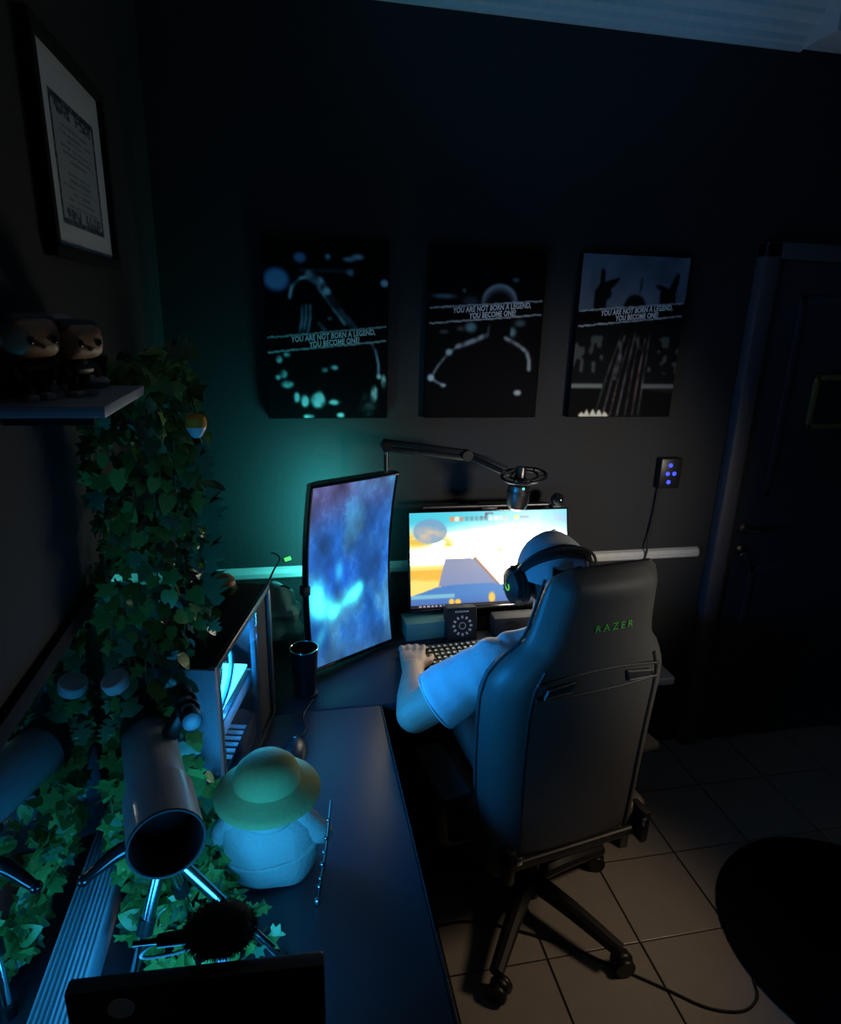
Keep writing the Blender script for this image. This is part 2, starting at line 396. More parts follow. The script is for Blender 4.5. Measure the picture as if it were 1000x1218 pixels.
# ------------------------------------------------------------------ desks
d1 = thing('side_desk', 'long black desk top along the left wall carrying telescope and computer', 'desk', (-.08, .8, 0))
bm = NB(); box(bm, XL+.002, .225, -.30, 1.572, .722, .75, .006); obj('desk_top', bm, 'desk', d1)
bm = NB(); box(bm, .2255, .2295, -.30, 1.572, .724, .748, .001); obj('edge_band', bm, 'desk_edge', d1)
for y in (-.25, 1.50):
    bm = NB(); box(bm, XL+.03, .20, y, y+.03, 0, .7215, .003); obj('leg_panel', bm, 'desk', d1)
bm = NB(); box(bm, .165, .185, -.22, 1.50, .45, .7215, .003); obj('apron', bm, 'desk', d1)
d2 = thing('corner_desk', 'black desk top below the posters holding the screens and keyboard', 'desk', (.7, 1.9, 0))
bm = NB(); box(bm, XL+.002, 1.16, 1.5735, YB-.024, .722, .75, .006); obj('desk_top', bm, 'desk', d2)
for x in (-.33, 1.11):
    bm = NB(); box(bm, x, x+.03, 1.66, YB-.06, 0, .7215, .003); obj('leg_panel', bm, 'desk', d2)
bm = NB(); box(bm, -.30, 1.11, YB-.08, YB-.06, .30, .7215, .003); obj('modesty_panel', bm, 'desk', d2)

# ------------------------------------------------------------------ painting helpers
def grid(h, w_): v, u = np.mgrid[0:h, 0:w_]; return u/(w_-1), v/(h-1)
def vnoise(h, w_, n, seed):
    r = np.random.default_rng(seed); g = r.random((n+2, n+2)); u, v = grid(h, w_); x = u*n; y = v*n
    i = np.floor(x).astype(int); j = np.floor(y).astype(int); a = x-i; b = y-j; a = a*a*(3-2*a); b = b*b*(3-2*b)
    return (g[j, i]*(1-a)+g[j, i+1]*a)*(1-b)+(g[j+1, i]*(1-a)+g[j+1, i+1]*a)*b
def fbm(h, w_, n, seed, o=5): return sum(vnoise(h, w_, n*2**k, seed+k)/2**k for k in range(o))/sum(1/2**k for k in range(o))
def sst(a, b, x): t = np.clip((x-a)/(b-a), 0, 1); return t*t*(3-2*t)
def over(im, m_, c): im[:] = im*(1-m_[..., None])+np.array(c)/255*m_[..., None]
def disc(u, v, x, y, rx, ry=None, s=.3): ry = ry or rx; return 1-sst(1-s, 1+s, np.hypot((u-x)/rx, (v-y)/ry))
def seg(u, v, a, b, wd, asp=1.38, s=.5):
    ax, ay, bx, by = a[0], a[1]*asp, b[0], b[1]*asp; vv = v*asp
    t = np.clip(((u-ax)*(bx-ax)+(vv-ay)*(by-ay))/((bx-ax)**2+(by-ay)**2+1e-9), 0, 1)
    return 1-sst(wd*(1-s), wd*(1+s), np.hypot(u-ax-t*(bx-ax), vv-ay-t*(by-ay)))
def line(im, u, v, pts, wd, c, k=1.):
    m_ = np.zeros_like(u)
    for a, b in zip(pts, pts[1:]): m_ = np.maximum(m_, seg(u, v, a, b, wd))
    over(im, np.clip(m_*k*(.35+1.1*vnoise(u.shape[0], u.shape[1], 26, 91)), 0, 1), c)
def poly(u, v, pts):
    ins = np.zeros(u.shape, bool); n = len(pts)
    for i in range(n):
        x0, y0 = pts[i]; x1, y1 = pts[(i+1) % n]
        if y0 == y1: continue
        c = ((v >= min(y0, y1)) & (v < max(y0, y1))); ins ^= c & (u < (x1-x0)*(v-y0)/(y1-y0)+x0)
    return ins.astype(float)

def soften(im, n=1):
    for _ in range(n):
        p = np.pad(im, ((1, 1), (1, 1), (0, 0)), 'edge'); im = (p[:-2, 1:-1]+p[2:, 1:-1]+p[1:-1, :-2]+p[1:-1, 2:]+2*p[1:-1, 1:-1])/6
    return im
# ------------------------------------------------------------------ three canvas posters
def banner(im, u, v, l0, l1, r0, r1):
    top = l0+(r0-l0)*u; bot = l1+(r1-l1)*u
    over(im, ((v > top) & (v < bot)).astype(float), (7, 7, 9))
    jit = (vnoise(*u.shape, 40, 77)-.5)*.006
    for t, wd in ((top, .0055), (bot, .0055)): over(im, (1-sst(wd*.5, wd*1.3, np.abs(v-t+jit)))*.95*(u > .015)*(u < .985), (190, 200, 205))
def poster1():
    u, v = grid(170, 124); im = np.zeros(u.shape+(3,))+np.array((5, 6, 8))/255
    im += (fbm(170, 124, 6, 3)[..., None]-.45)*.04
    over(im, disc(u, v, .1, .215, .1, .062, .35), (80, 118, 170)); over(im, disc(u, v, .29, .095, .05, .028, .4), (75, 105, 145))
    for x, y, a, b, c in ((.51, .085, .022, .016, (110, 140, 160)), (.68, .095, .05, .013, (105, 135, 150)), (.75, .08, .05, .016, (115, 140, 155)), (.97, .217, .032, .02, (150, 185, 215)), (.69, .165, .03, .02, (90, 110, 125))): over(im, disc(u, v, x, y, a, b, .5), c)
    over(im, np.exp(-((v-.16)/.01)**2)*(u > .28)*(u < .66)*.5, (90, 105, 115))
    line(im, u, v, [(.2, .31), (.22, .25), (.29, .205), (.38, .19)], .012, (150, 165, 180)); line(im, u, v, [(.36, .19), (.44, .22), (.47, .26)], .035, (140, 160, 180))
    line(im, u, v, [(.47, .25), (.58, .36), (.68, .44), (.74, .49)], .03, (55, 62, 70)); line(im, u, v, [(.46, .28), (.55, .37), (.64, .45)], .010, (130, 140, 150)); over(im, disc(u, v, .5, .27, .03, .02), (140, 165, 190))
    for x in (.28, .31, .345): line(im, u, v, [(x+.02, .35), (x+.015, .43), (x-.01, .51)], .009, (110, 130, 150))
    line(im, u, v, [(.43, .45), (.50, .50)], .016, (90, 100, 115)); over(im, disc(u, v, .52, .42, .02, .012), (70, 80, 95))
    over(im, disc(u, v, .48, .75, .40, .25, .3)*.6, (8, 8, 10))
    line(im, u, v, [(.86, .55), (.90, .60), (.925, .68), (.925, .75)], .009, (120, 140, 150))
    for x, y, a, b in ((.10, .655, .025, .02), (.165, .63, .025, .013), (.135, .74, .03, .022), (.085, .76, .02, .013), (.16, .80, .045, .02), (.235, .88, .022, .03), (.30, .90, .03, .035), (.41, .895, .055, .04), (.425, .87, .03, .03), (.55, .905, .045, .015), (.47, .715, .022, .014), (.55, .70, .03, .012), (.89, .85, .025, .045), (.97, .78, .018, .04), (.33, .99, .04, .012), (.6, .985, .03, .015), (.93, .75, .02, .015)):
        over(im, np.clip(disc(u, v, x+.03*(vnoise(170, 124, 18, 6)-.5)*2*0, y, a, b, .45)*(.25+1.3*vnoise(170, 124, 34, 9)), 0, 1), (150, 190, 182))
    over(im, disc(u, v, .84, .92, .06, .06, .9)*.35*vnoise(170, 124, 50, 4), (130, 180, 170))
    im = np.clip(soften(im, 2)*1.55-.015, 0, .92); banner(im, u, v, .535, .62, .46, .54); return im
def poster2():
    u, v = grid(170, 124); im = np.zeros(u.shape+(3,))+np.array((6, 7, 9))/255
    im += (fbm(170, 124, 5, 13)[..., None]-.45)*.03
    for x, y, a, b, c in ((.13, .275, .10, .014, (75, 90, 100)), (.36, .30, .07, .03, (45, 50, 55)), (.37, .45, .05, .03, (80, 105, 110)), (.73, .475, .04, .03, (80, 110, 110)), (.80, .42, .05, .02, (60, 75, 75)), (.74, .17, .03, .012, (75, 90, 95)), (.30, .24, .015, .012, (80, 100, 100)), (.14, .48, .04, .012, (60, 65, 65)), (.28, .46, .03, .014, (70, 65, 62))): over(im, disc(u, v, x, y, a, b, .6), c)
    over(im, disc(u, v, .61, .30, .155, .105, .08), (140, 158, 168)); over(im, disc(u, v, .61, .345, .15, .125, .35), (16, 16, 18))
    over(im, poly(u, v, [(.5, .40), (.72, .40), (.72, .50), (.95, .60), (.99, .80), (.99, 1), (.03, 1), (.05, .80), (.10, .68), (.2, .57), (.48, .50)]), (10, 10, 12))
    line(im, u, v, [(.50, .50), (.40, .53), (.26, .565)], .020, (110, 120, 125)); line(im, u, v, [(.26, .565), (.18, .61), (.10, .68), (.06, .73)], .008, (120, 130, 135)); over(im, disc(u, v, .19, .60, .03, .02), (125, 140, 145))
    line(im, u, v, [(.68, .51), (.78, .545), (.88, .59), (.905, .64), (.91, .70)], .016, (105, 112, 116)); line(im, u, v, [(.53, .44), (.52, .50)], .008, (75, 80, 85)); line(im, u, v, [(.03, .75), (.09, .78), (.15, .80)], .008, (110, 125, 130))
    over(im, disc(u, v, .04, .755, .03, .022), (140, 155, 160)); over(im, disc(u, v, .15, .80, .025, .012), (125, 140, 140)); over(im, disc(u, v, .82, .845, .035, .018), (120, 130, 130))
    im = np.clip(soften(im, 2)*1.55-.015, 0, .92); banner(im, u, v, .345, .435, .285, .365); return im
def poster3():
    u, v = grid(170, 124); im = np.zeros(u.shape+(3,))+np.array((14, 15, 17))/255
    n = fbm(170, 124, 4, 23); over(im, (v < .345).astype(float), (78, 86, 96)); im *= (.65+.7*n)[..., None]
    for pts in ([(.14, .34), (.13, .22), (.17, .18), (.18, .075), (.215, .10), (.215, .16), (.36, .13), (.33, .165), (.28, .20), (.29, .24), (.25, .27), (.24, .34)],
                [(.76, .32), (.75, .20), (.69, .17), (.76, .17), (.83, .19), (.89, .09), (.92, .11), (.90, .22), (.92, .31)]): over(im, poly(u, v, pts), (14, 15, 17))
    over(im, disc(u, v, .52, .30, .10, .07, .15), (16, 16, 18)); over(im, disc(u, v, .56, .17, .012, .05), (45, 50, 55))
    over(im, ((v > .43)).astype(float)*.9, (15, 16, 17))
    nn = vnoise(170, 124, 26, 5); over(im, (nn > .62)*(v > .48)*(v < .72)*((u < .27) | (u > .72))*.7, (70, 76, 72))
    over(im, ((v > .785) & (v < .812) & (u < .30)).astype(float), (85, 88, 86)); over(im, ((v > .785) & (v < .845-.10*(.95-u)) & (u > .68)).astype(float), (75, 76, 76))
    over(im, ((v > .815) & ((u < .28) | (u > .7))).astype(float)*.8, (9, 9, 9))
    over(im, poly(u, v, [(.38, .43), (.70, .43), (.68, .6), (.68, 1), (.25, 1), (.34, .75)]), (12, 12, 13))
    for k, (x0, x1) in enumerate(((.37, .25), (.40, .33), (.45, .40), (.50, .47), (.54, .55), (.60, .62), (.64, .68))):
        line(im, u, v, [(x0+.06, .46+.02*(k % 3)), ((x0+x1)/2+.03, .70), (x1, .99)], .006+.003*(k % 2), (70+10*(k % 3), 72, 74), .8)
    line(im, u, v, [(.42, .52), (.44, .62), (.41, .75)], .014, (95, 98, 100), .7); line(im, u, v, [(.58, .5), (.62, .56)], .014, (80, 85, 88), .7)
    for x, hh in ((.12, .03), (.17, .045), (.23, .05), (.29, .045), (.35, .03)): over(im, poly(u, v, [(x-.03, .995), (x, .995-hh), (x+.035, .995)]), (215, 200, 170))
    im = np.clip(soften(im, 2)*1.55-.015, 0, .92); banner(im, u, v, .338, .43, .27, .35); return im
PZ0, PZ1 = 1.474, 2.03
POST = ((-.070, .325, poster1, 'black and white canvas print of an arm gripping a raised hand among bokeh lights', .535, .62, .46, .54),
        (.455, .860, poster2, 'black and white canvas print of a man seen from behind, middle of three', .345, .435, .285, .365),
        (.985, 1.390, poster3, 'black and white canvas print of a figure raising both hands, nearest the door', .338, .43, .27, .35))
for x0, x1, fn, lab, l0, l1, r0, r1 in POST:
    wd, ht = x1-x0, PZ1-PZ0; cx, cz = (x0+x1)/2, (PZ0+PZ1)/2
    t = thing('canvas_poster', lab, 'poster', (cx, YB, cz), 0, 'canvas posters on the back wall')
    bm = NB(); box(bm, x0, x1, YB-.032, YB-.001, PZ0, PZ1, .002); obj('canvas', bm, 'canvas', t)
    M = Matrix.Translation((cx, YB-.0326, cz)) @ Matrix.Rotation(PI/2, 4, 'X')
    pr = painted_sheet('print', fn(), wd-.004, ht-.004, 'poster_print', t, M)
    me = text_mesh('YOU ARE NOT BORN A LEGEND,\nYOU BECOME ONE!', .0245, .0003, .18, 1.05, .86, bold=.0007); me.materials.append(MATS['lettering'])
    vc = (l0+l1+r0+r1)/4; ang = math.atan2((l0+l1-r0-r1)/2*ht, wd)
    T = Matrix.Translation((cx+.02, YB-.0333, PZ1-(vc-.002)*ht)) @ Matrix.Rotation(PI/2, 4, 'X') @ Matrix.Rotation(ang, 4, 'Z') @ Matrix.Diagonal((.715, 1, 1, 1))
    obj('lettering', me, None, t, matrix=T, smooth=False)

# ------------------------------------------------------------------ framed certificate on the left wall
ct = thing('framed_certificate', 'framed certificate with wide white mat on the left wall', 'picture frame', (XL, 1.42, 1.915))
y0, y1, z0, z1 = 1.231, 1.611, 1.914, 2.218
bm = NB()
for b_ in ((y0-.02, y1+.02, z1, z1+.02), (y0-.02, y1+.02, z0-.02, z0), (y0-.02, y0, z0, z1), (y1, y1+.02, z0, z1)): box(bm, XL+.001, XL+.022, b_[0], b_[1], b_[2], b_[3], .002)
obj('frame', bm, 'frame_black', ct)
def cert():
    u, v = grid(130, 150); im = np.zeros(u.shape+(3,))+np.array((190, 196, 200))/255
    r = (u > .17)*(u < .86)*(v > .20)*(v < .87); over(im, r*1., (150, 158, 164))
    ri = (u > .20)*(u < .83)*(v > .235)*(v < .84); over(im, (r*(1-ri))*(.55+.45*(vnoise(130, 150, 60, 2) > .45)), (40, 46, 58))
    for a, b in ((.24, .46), (.54, .80)):
        for vv in (.26, .81): over(im, ((u > a)*(u < b)*(np.abs(v-vv) < .03))*(vnoise(130, 150, 70, 3) > .35)*.85, (58, 64, 80))
    for k in range(13):
        vv = .34+k*.035
        if k == 6: continue
        hw = .20+.07*math.sin(k*2.3); over(im, ((np.abs(u-.515) < hw)*(np.abs(v-vv) < .008))*(vnoise(130, 150, 80, 20+k) > .3)*.6, (95, 100, 110))
    return im
painted_sheet('certificate_sheet', cert(), y1-y0, z1-z0, 'paper_print', ct, Matrix.Translation((XL+.010, (y0+y1)/2, (z0+z1)/2)) @ Matrix.Rotation(PI/2, 4, 'Z') @ Matrix.Rotation(PI/2, 4, 'X'))
bm = NB(); box(bm, XL+.001, XL+.009, y0, y1, z0, z1); obj('backing', bm, 'frame_black', ct)

# ------------------------------------------------------------------ upright curved monitor
def basis(loc, x, y):
    x = Vector(x).normalized(); z = x.cross(Vector(y)).normalized(); y = z.cross(x)
    m = Matrix((x, y, z)).transposed().to_4x4(); m.translation = loc; return m
MW, MH = .327, .582
bl, br, tl, tr = Vector((.055, 1.745, .774)), Vector((.321, 1.922, .764)), Vector((.032, 1.745, 1.354)), Vector((.316, 1.922, 1.346))
MV = basis((bl+br+tl+tr)/4, (br-bl+tr-tl), (tl-bl+tr-br))
sag = lambda y: -.030*(1-(y/(MH/2))**2)+.004
vm = thing('upright_monitor', 'curved monitor turned upright showing a blue nebula wallpaper', 'monitor', (.19, 1.86, .75))
def curved_shell(w_, h, t, z_off, n=24):
    bm = NB(); rows = []
    for i in range(n+1):
        y = -h/2+h*i/n; z = sag(y)+z_off
        rows.append([bm.verts.new(MV @ Vector(p)) for p in ((-w_/2, y, z), (w_/2, y, z), (w_/2, y, z-t*.55), (w_/2*.75, y, z-t), (-w_/2*.75, y, z-t), (-w_/2, y, z-t*.55))])
    for a, b in zip(rows, rows[1:]):
        for k in range(6): bm.faces.new((a[k], a[(k+1) % 6], b[(k+1) % 6], b[k]))
    bm.faces.new(rows[0][::-1]); bm.faces.new(rows[-1]); return bm
obj('monitor_back', curved_shell(MW, MH, .034, -.001), 'black_plastic', vm)
for sgn in (-1, 1):
    bm = NB(); n = 20; pts = [MV @ Vector((sgn*(MW/2-.004), -MH/2+MH*i/n, sag(-MH/2+MH*i/n)+.001)) for i in range(n+1)]; tube(bm, pts, .0045, 6); obj('bezel', bm, 'black_gloss', vm)
    bm = NB(); tube(bm, [MV @ Vector((-MW/2+.002, sgn*(MH/2-.005), sag(MH/2)+.001)), MV @ Vector((MW/2-.002, sgn*(MH/2-.005), sag(MH/2)+.001))], .0055, 6); obj('bezel', bm, 'black_gloss', vm)
def nebula():
    h, w_ = 230, 130; u, v = grid(h, w_); n1 = fbm(h, w_, 4, 31, 6); n2 = fbm(h, w_, 6, 41, 6); n3 = fbm(h, w_, 10, 55, 5)
    im = np.zeros((h, w_, 3)); base = np.array((30, 98, 186))/255; pur = np.array((86, 80, 126))/255; lb = np.array((62, 132, 186))/255
    im[:] = base
    k = sst(.30, .0, v+.12*(u-.5))*.9; im = im*(1-k[..., None])+pur*k[..., None]
    k = sst(.45, .75, n1+.25*(u-.5)+.1*(v-.5)); im = im*(1-k[..., None])+lb*k[..., None]
    k = sst(.78, 1.05, v)*.8; im = im*(1-k[..., None])+np.array((54, 98, 150))/255*k[..., None]
    d = np.exp(-(((u-.35)/.22)**2+((v-.53)/.12)**2)); k = d*.6; im = im*(1-k[..., None])+np.array((18, 72, 196))/255*k[..., None]
    im *= (.45+.85*n2)[..., None]
    def glow(x, y, rx, ry, a, th=0): du = (u-x)*math.cos(th)+(v-y)*1.75*math.sin(th); dv = -(u-x)*math.sin(th)+(v-y)*1.75*math.cos(th); return a*np.exp(-(du/rx)**2-(dv/ry)**2)
    g = glow(.10, .615, .10, .15, 1.15)+glow(.17, .69, .13, .10, 1.0, .4)+glow(.30, .725, .09, .06, .7, -.5)+glow(.53, .66, .085, .085, 1.35, -.35)+glow(.62, .625, .05, .06, .8)+glow(.44, .69, .05, .05, .4)+glow(.36, .50, .05, .11, .35)+glow(.12, .84, .05, .12, .3, .6)
    g = np.clip(g*(.5+1.35*n3), 0, 1.3)
    im += g[..., None]*(np.array((70, 235, 225))/255-im*.6)
    f = np.clip((1-np.abs(n3-.5)*16), 0, 1)*sst(.45, .6, n2)*.07; im += f[..., None]*np.array((120, 200, 230))/255
    return np.clip(im, 0, 1.1)
painted_sheet('screen', nebula(), MW-.014, MH-.018, 'screen_nebula', vm, MV, lambda x, y: -.030*(1-(y/(MH/2))**2)+.0052)
bm = NB(); box(bm, -.055, .055, -.055, .055, -.085, -.055, .006, MV); obj('mount_plate', bm, 'black_metal', vm)
mc = MV @ Vector((0, 0, -.085))
bm = NB(); tube(bm, [mc, mc+Vector((-.05, .06, -.02)), (.13, 2.06, 1.04), (.15, 2.12, 1.02)], .015, 10, 4); obj('arm', bm, 'black_metal', vm)
bm = NB(); tube(bm, [(.15, 2.12, .752), (.15, 2.12, 1.06)], .017, 14); lathe(bm, [(.05, 0), (.05, .012), (.02, .02), (0, .02)], Matrix.Translation((.15, 2.12, .7505))); obj('pole', bm, 'black_metal', vm)
bm = NB(); box(bm, -.012, .012, -.20, .20, -.064, -.058, .001, MV); obj('backlight_strip', bm, 'led_teal', vm)
bm = NB(); box(bm, -.012, .012, -.015, .015, -.012, .012, .003, MV @ Matrix.Translation((-MW/2-.008, -.03, -.02))); obj('cable_clip', bm, 'black_plastic', vm)

# ------------------------------------------------------------------ wide game monitor, leaning back
gl, gr, gt = Vector((.385, 1.985, .826)), Vector((.970, 1.985, .818)), Vector((.392, 2.075, 1.163))
GW, GH = .590, .350
MG = basis(Vector((.680, 2.03, .994)), (1, .0, -.006), (0, .090, .336))
gm = thing('wide_monitor', 'wide monitor showing a bright racing game in front of the player', 'monitor', (.68, 2.05, .75))
bm = NB(); box(bm, -GW/2, GW/2, -GH/2, GH/2, -.030, -.002, .005, MG); obj('monitor_back', bm, 'black_plastic', gm)
for a in ((-GW/2, GW/2, -GH/2, -GH/2+.012), (-GW/2, GW/2, GH/2-.005, GH/2), (-GW/2, -GW/2+.005, -GH/2, GH/2), (GW/2-.005, GW/2, -GH/2, GH/2)):
    bm = NB(); box(bm, a[0], a[1], a[2], a[3], -.003, .002, .001, MG); obj('bezel', bm, 'black_gloss', gm)
def game():
    h, w_ = 170, 300; u, v = grid(h, w_); im = np.zeros((h, w_, 3)); n = fbm(h, w_, 5, 61, 6); n2 = fbm(h, w_, 12, 71, 5)
    sky = np.array((70, 185, 205))/255; white = np.array((1.25, 1.2, 1.08))
    hz = sst(.02, .34+.0*u, v+.18*np.abs(u-.55)**1.5*(-1)+.10*(n-.5)); im[:] = sky*(1-hz[..., None])+white*hz[..., None]
    over(im, sst(.52, .62, n)*disc(u, v, .88, .16, .16, .12, .6)*.85, (120, 150, 190))
    # warm haze and trees round the horizon
    over(im, disc(u, v, .05, .36, .22, .16, .8)*.5, (255, 240, 170)); over(im, disc(u, v, .06, .30, .10, .05, .8)*sst(.4, .6, n2), (205, 185, 90))
    for x, y, r in ((.21, .33, .05), (.23, .37, .03), (.34, .43, .03), (.56, .43, .03), (.53, .45, .04), (.02, .28, .06)): over(im, disc(u, v, x, y, r, r*1.2, .8)*sst(.35, .55, n2)*.8, (215, 175, 60))
    over(im, ((v > .52)*(u < .24)).astype(float)*sst(.52, .58, v), (252, 205, 110)); over(im, ((v > .60)*(u < .22))*sst(.45, .6, n)*.6, (215, 150, 40))
    over(im, (np.abs(v-.515) < .004)*(u < .24)*1., (150, 130, 110))
    road = poly(u, v, [(.215, .485), (.40, .492), (.55, .78), (.17, .78)]); over(im, road, (135, 140, 165)); over(im, road*sst(.5, .78, v)*.4, (100, 120, 170)); over(im, seg(u, v, (.40, .49), (.55, .78), .008, .56), (150, 110, 90))
    hood = poly(u, v, [(-.01, .87), (.06, .84), (.16, .785), (.30, .765), (.50, .765), (.62, .80), (1.01, .88), (1.01, 1.01), (-.01, 1.01)]); over(im, hood, (70, 118, 178)); over(im, hood*sst(.85, 1., v)*.55, (70, 85, 150))
    over(im, ((v > .86)*(v < .90)*(u > .0)*(u < .27))*.55, (150, 215, 205))
    for x, y, a, b in ((.25, .945, .016, .03), (.29, .95, .018, .03), (.505, .92, .02, .055)): over(im, disc(u, v, x, y, a, b, .35), (250, 185, 70))
    over(im, disc(u, v, .125, .195, .103, .13, .04), (105, 150, 185)); over(im, disc(u, v, .125, .23, .09, .09, .7)*sst(.3, .7, n2)*.9, (200, 175, 150))
    for k, c in enumerate(((220, 130, 70), (235, 210, 180), (200, 110, 80), (60, 110, 120), (60, 100, 110), (70, 100, 110), (60, 95, 110), (70, 90, 100), (235, 235, 235), (240, 240, 240), (230, 230, 235), (225, 140, 90))): over(im, ((np.abs(u-(.262+k*.0305)) < .012)*(np.abs(v-.075) < .022))*(.55+.45*(n2 > .45)), c)
    over(im, ((np.abs(u-.495) < .025)*(np.abs(v-.035) < .02))*(n2 > .42)*1., (50, 40, 70)); over(im, ((u > .655)*(u < .685)*(np.abs(v-.072) < .02))*1., (190, 225, 90)); over(im, ((u > .69)*(u < .75)*(np.abs(v-.072) < .016))*(n2 > .4)*.8, (40, 90, 110))
    over(im, ((u > .495)*(u < .555)*(np.abs(v-.57) < .008))*.8, (110, 100, 90))
    im = soften(im, 2)
    tb_ = (v > .968); over(im, tb_*1., (28, 26, 34)); over(im, tb_*(np.abs(v-.984) < .009)*(u > .05)*(u < .28)*((u*40) % 1 < .55), (150, 140, 150))
    return im
painted_sheet('screen', game(), GW-.010, GH-.017, 'screen_game', gm, MG @ Matrix.Translation((0, .0035, .0005)), glare=7.5)
bm = NB(); box(bm, -.04, .04, -.12, .03, -.075, -.030, .005, MG); tube(bm, [(.68, 2.105, .752), (.68, 2.105, .98)], .022, 14); obj('stand_neck', bm, 'black_plastic', gm)
bm = NB(); prism(bm, [(.55, 2.16), (.81, 2.16), (.84, 1.99), (.80, 1.97), (.56, 1.97), (.52, 1.99)], .7505, .760); obj('stand_base', bm, 'black_plastic', gm)
# light bar clipped along the top of the wide monitor
lb_ = thing('monitor_light_bar', 'slim dark bar clipped along the top of the wide monitor', 'light bar', tuple(MG @ Vector((0, GH/2, 0))))
bm = NB(); tube(bm, [MG @ Vector((-.24, GH/2+.014, -.004)), MG @ Vector((.22, GH/2+.014, -.004))], .008, 12); obj('bar', bm, 'metal_dark', lb_)
bm = NB(); box(bm, -.03, .03, GH/2, GH/2+.012, -.04, .0, .003, MG); obj('clip', bm, 'black_plastic', lb_)
wc = thing('webcam', 'small round webcam on the right end of the wide monitor', 'webcam', tuple(MG @ Vector((.255, GH/2, 0))))
cc = MG @ Vector((.255, GH/2+.030, .0))
bm = NB(); ell(bm, cc, (.024, .024, .024)); obj('body', bm, 'black_plastic', wc)
bm = NB(); lathe(bm, [(.013, 0), (.013, .006), (.008, .008), (0, .008)], axis_m(cc+Vector((-.006, -.019, .004)), (-.3, -.9, .2)), 16); obj('lens', bm, 'black_gloss', wc)
bm = NB(); box(bm, -.022, .022, GH/2, GH/2+.012, -.03, .006, .003, MG @ Matrix.Translation((.255, 0, 0))); obj('clip', bm, 'black_plastic', wc)

# ------------------------------------------------------------------ microphone boom arm
ba = thing('microphone_boom_arm', 'black jointed boom arm reaching over the screens from the desk corner', 'boom arm', (.295, 2.06, .75))
e0, e1, e2, e3 = Vector((.300, 2.02, 1.408)), Vector((.56, 1.98, 1.382)), Vector((.665, 1.93, 1.338)), Vector((.742, 1.93, 1.322))
bm = NB(); box(bm, .275, .325, 1.995, 2.045, .7505, .80, .006); obj('clamp', bm, 'black_metal', ba)
bm = NB(); tube(bm, [(.30, 2.02, .79), (.30, 2.02, 1.40)], .011, 12); obj('post', bm, 'steel', ba)
bm = NB(); lathe(bm, [(.017, -.02), (.017, .02)], axis_m(e0, (0, 1, 0)), 14); obj('elbow_joint', bm, 'black_metal', ba)
bm = NB(); tube(bm, [e0+Vector((-.01, 0, .016)), e1+Vector((0, 0, .012))], [.009, .007], 10); obj('upper_bar', bm, 'black_metal', ba)
bm = NB(); tube(bm, [e0+Vector((0, 0, -.008)), e1+Vector((0, 0, -.008))], [.010, .010], 10); obj('lower_bar', bm, 'metal_dark', ba)
bm = NB(); lathe(bm, [(.018, -.018), (.018, .018)], axis_m(e1, (0, 1, 0)), 14); obj('elbow_joint', bm, 'black_metal', ba)
bm = NB(); tube(bm, [e1+Vector((0, 0, .012)), e1+(e2-e1)*.5+Vector((0, 0, .020)), e2+Vector((.02, 0, .012))], .004, 6, 5); obj('cable_loop', bm, 'cable', ba)
bm = NB(); tube(bm, [e1, e2], [.011, .009], 10); tube(bm, [e2, e2+Vector((.03, 0, -.01))], .007, 8); obj('fore_arm', bm, 'black_metal', ba)
mi = thing('studio_microphone', 'grey studio microphone hanging in a ring shock mount above the wide monitor', 'microphone', tuple(e3))
def ring(bm, c, rx, ry, tr_, nrm, n=40, k=8):
    M = axis_m(c, nrm); tube(bm, [M @ Vector((rx*math.cos(2*PI*i/n), ry*math.sin(2*PI*i/n), 0)) for i in range(n)], tr_, k, closed=True)
rc = e3+Vector((0, -.002, 0)); rn = (-.12, -.10, 1)
bm = NB(); ring(bm, rc, .072, .072, .0055, rn); obj('outer_ring', bm, 'black_plastic', mi)
bm = NB(); ring(bm, rc, .045, .045, .0045, rn); obj('inner_ring', bm, 'black_plastic', mi)
for k in range(6):
    a = 2*PI*k/6; M = axis_m(rc, rn); bm = NB(); tube(bm, [M @ Vector((.045*math.cos(a), .045*math.sin(a), 0)), M @ Vector((.072*math.cos(a+.2), .072*math.sin(a+.2), 0))], .003, 6); obj('elastic_band', bm, 'black_plastic', mi)
mb = rc+Vector((-.012, .0, 0))
bm = NB(); lathe(bm, [(0, .03), (.016, .03), (.018, .0), (.030, -.028), (.036, -.032), (.037, -.085), (.030, -.108), (.014, -.118), (0, -.118)], axis_m(mb, (.05, .0, 1)), 24); obj('body', bm, 'metal_dark', mi)
bm = NB(); lathe(bm, [(.0382, -.060), (.0382, -.050)], axis_m(mb, (.05, 0, 1)), 24); obj('grille_band', bm, 'black_plastic', mi)
bm = NB(); lathe(bm, [(.004, 0), (.004, .002), (0, .003)], axis_m(mb+Vector((.0, -.034, -.035)), (0, -1, 0)), 10); obj('status_lamp', bm, 'led_teal', mi)

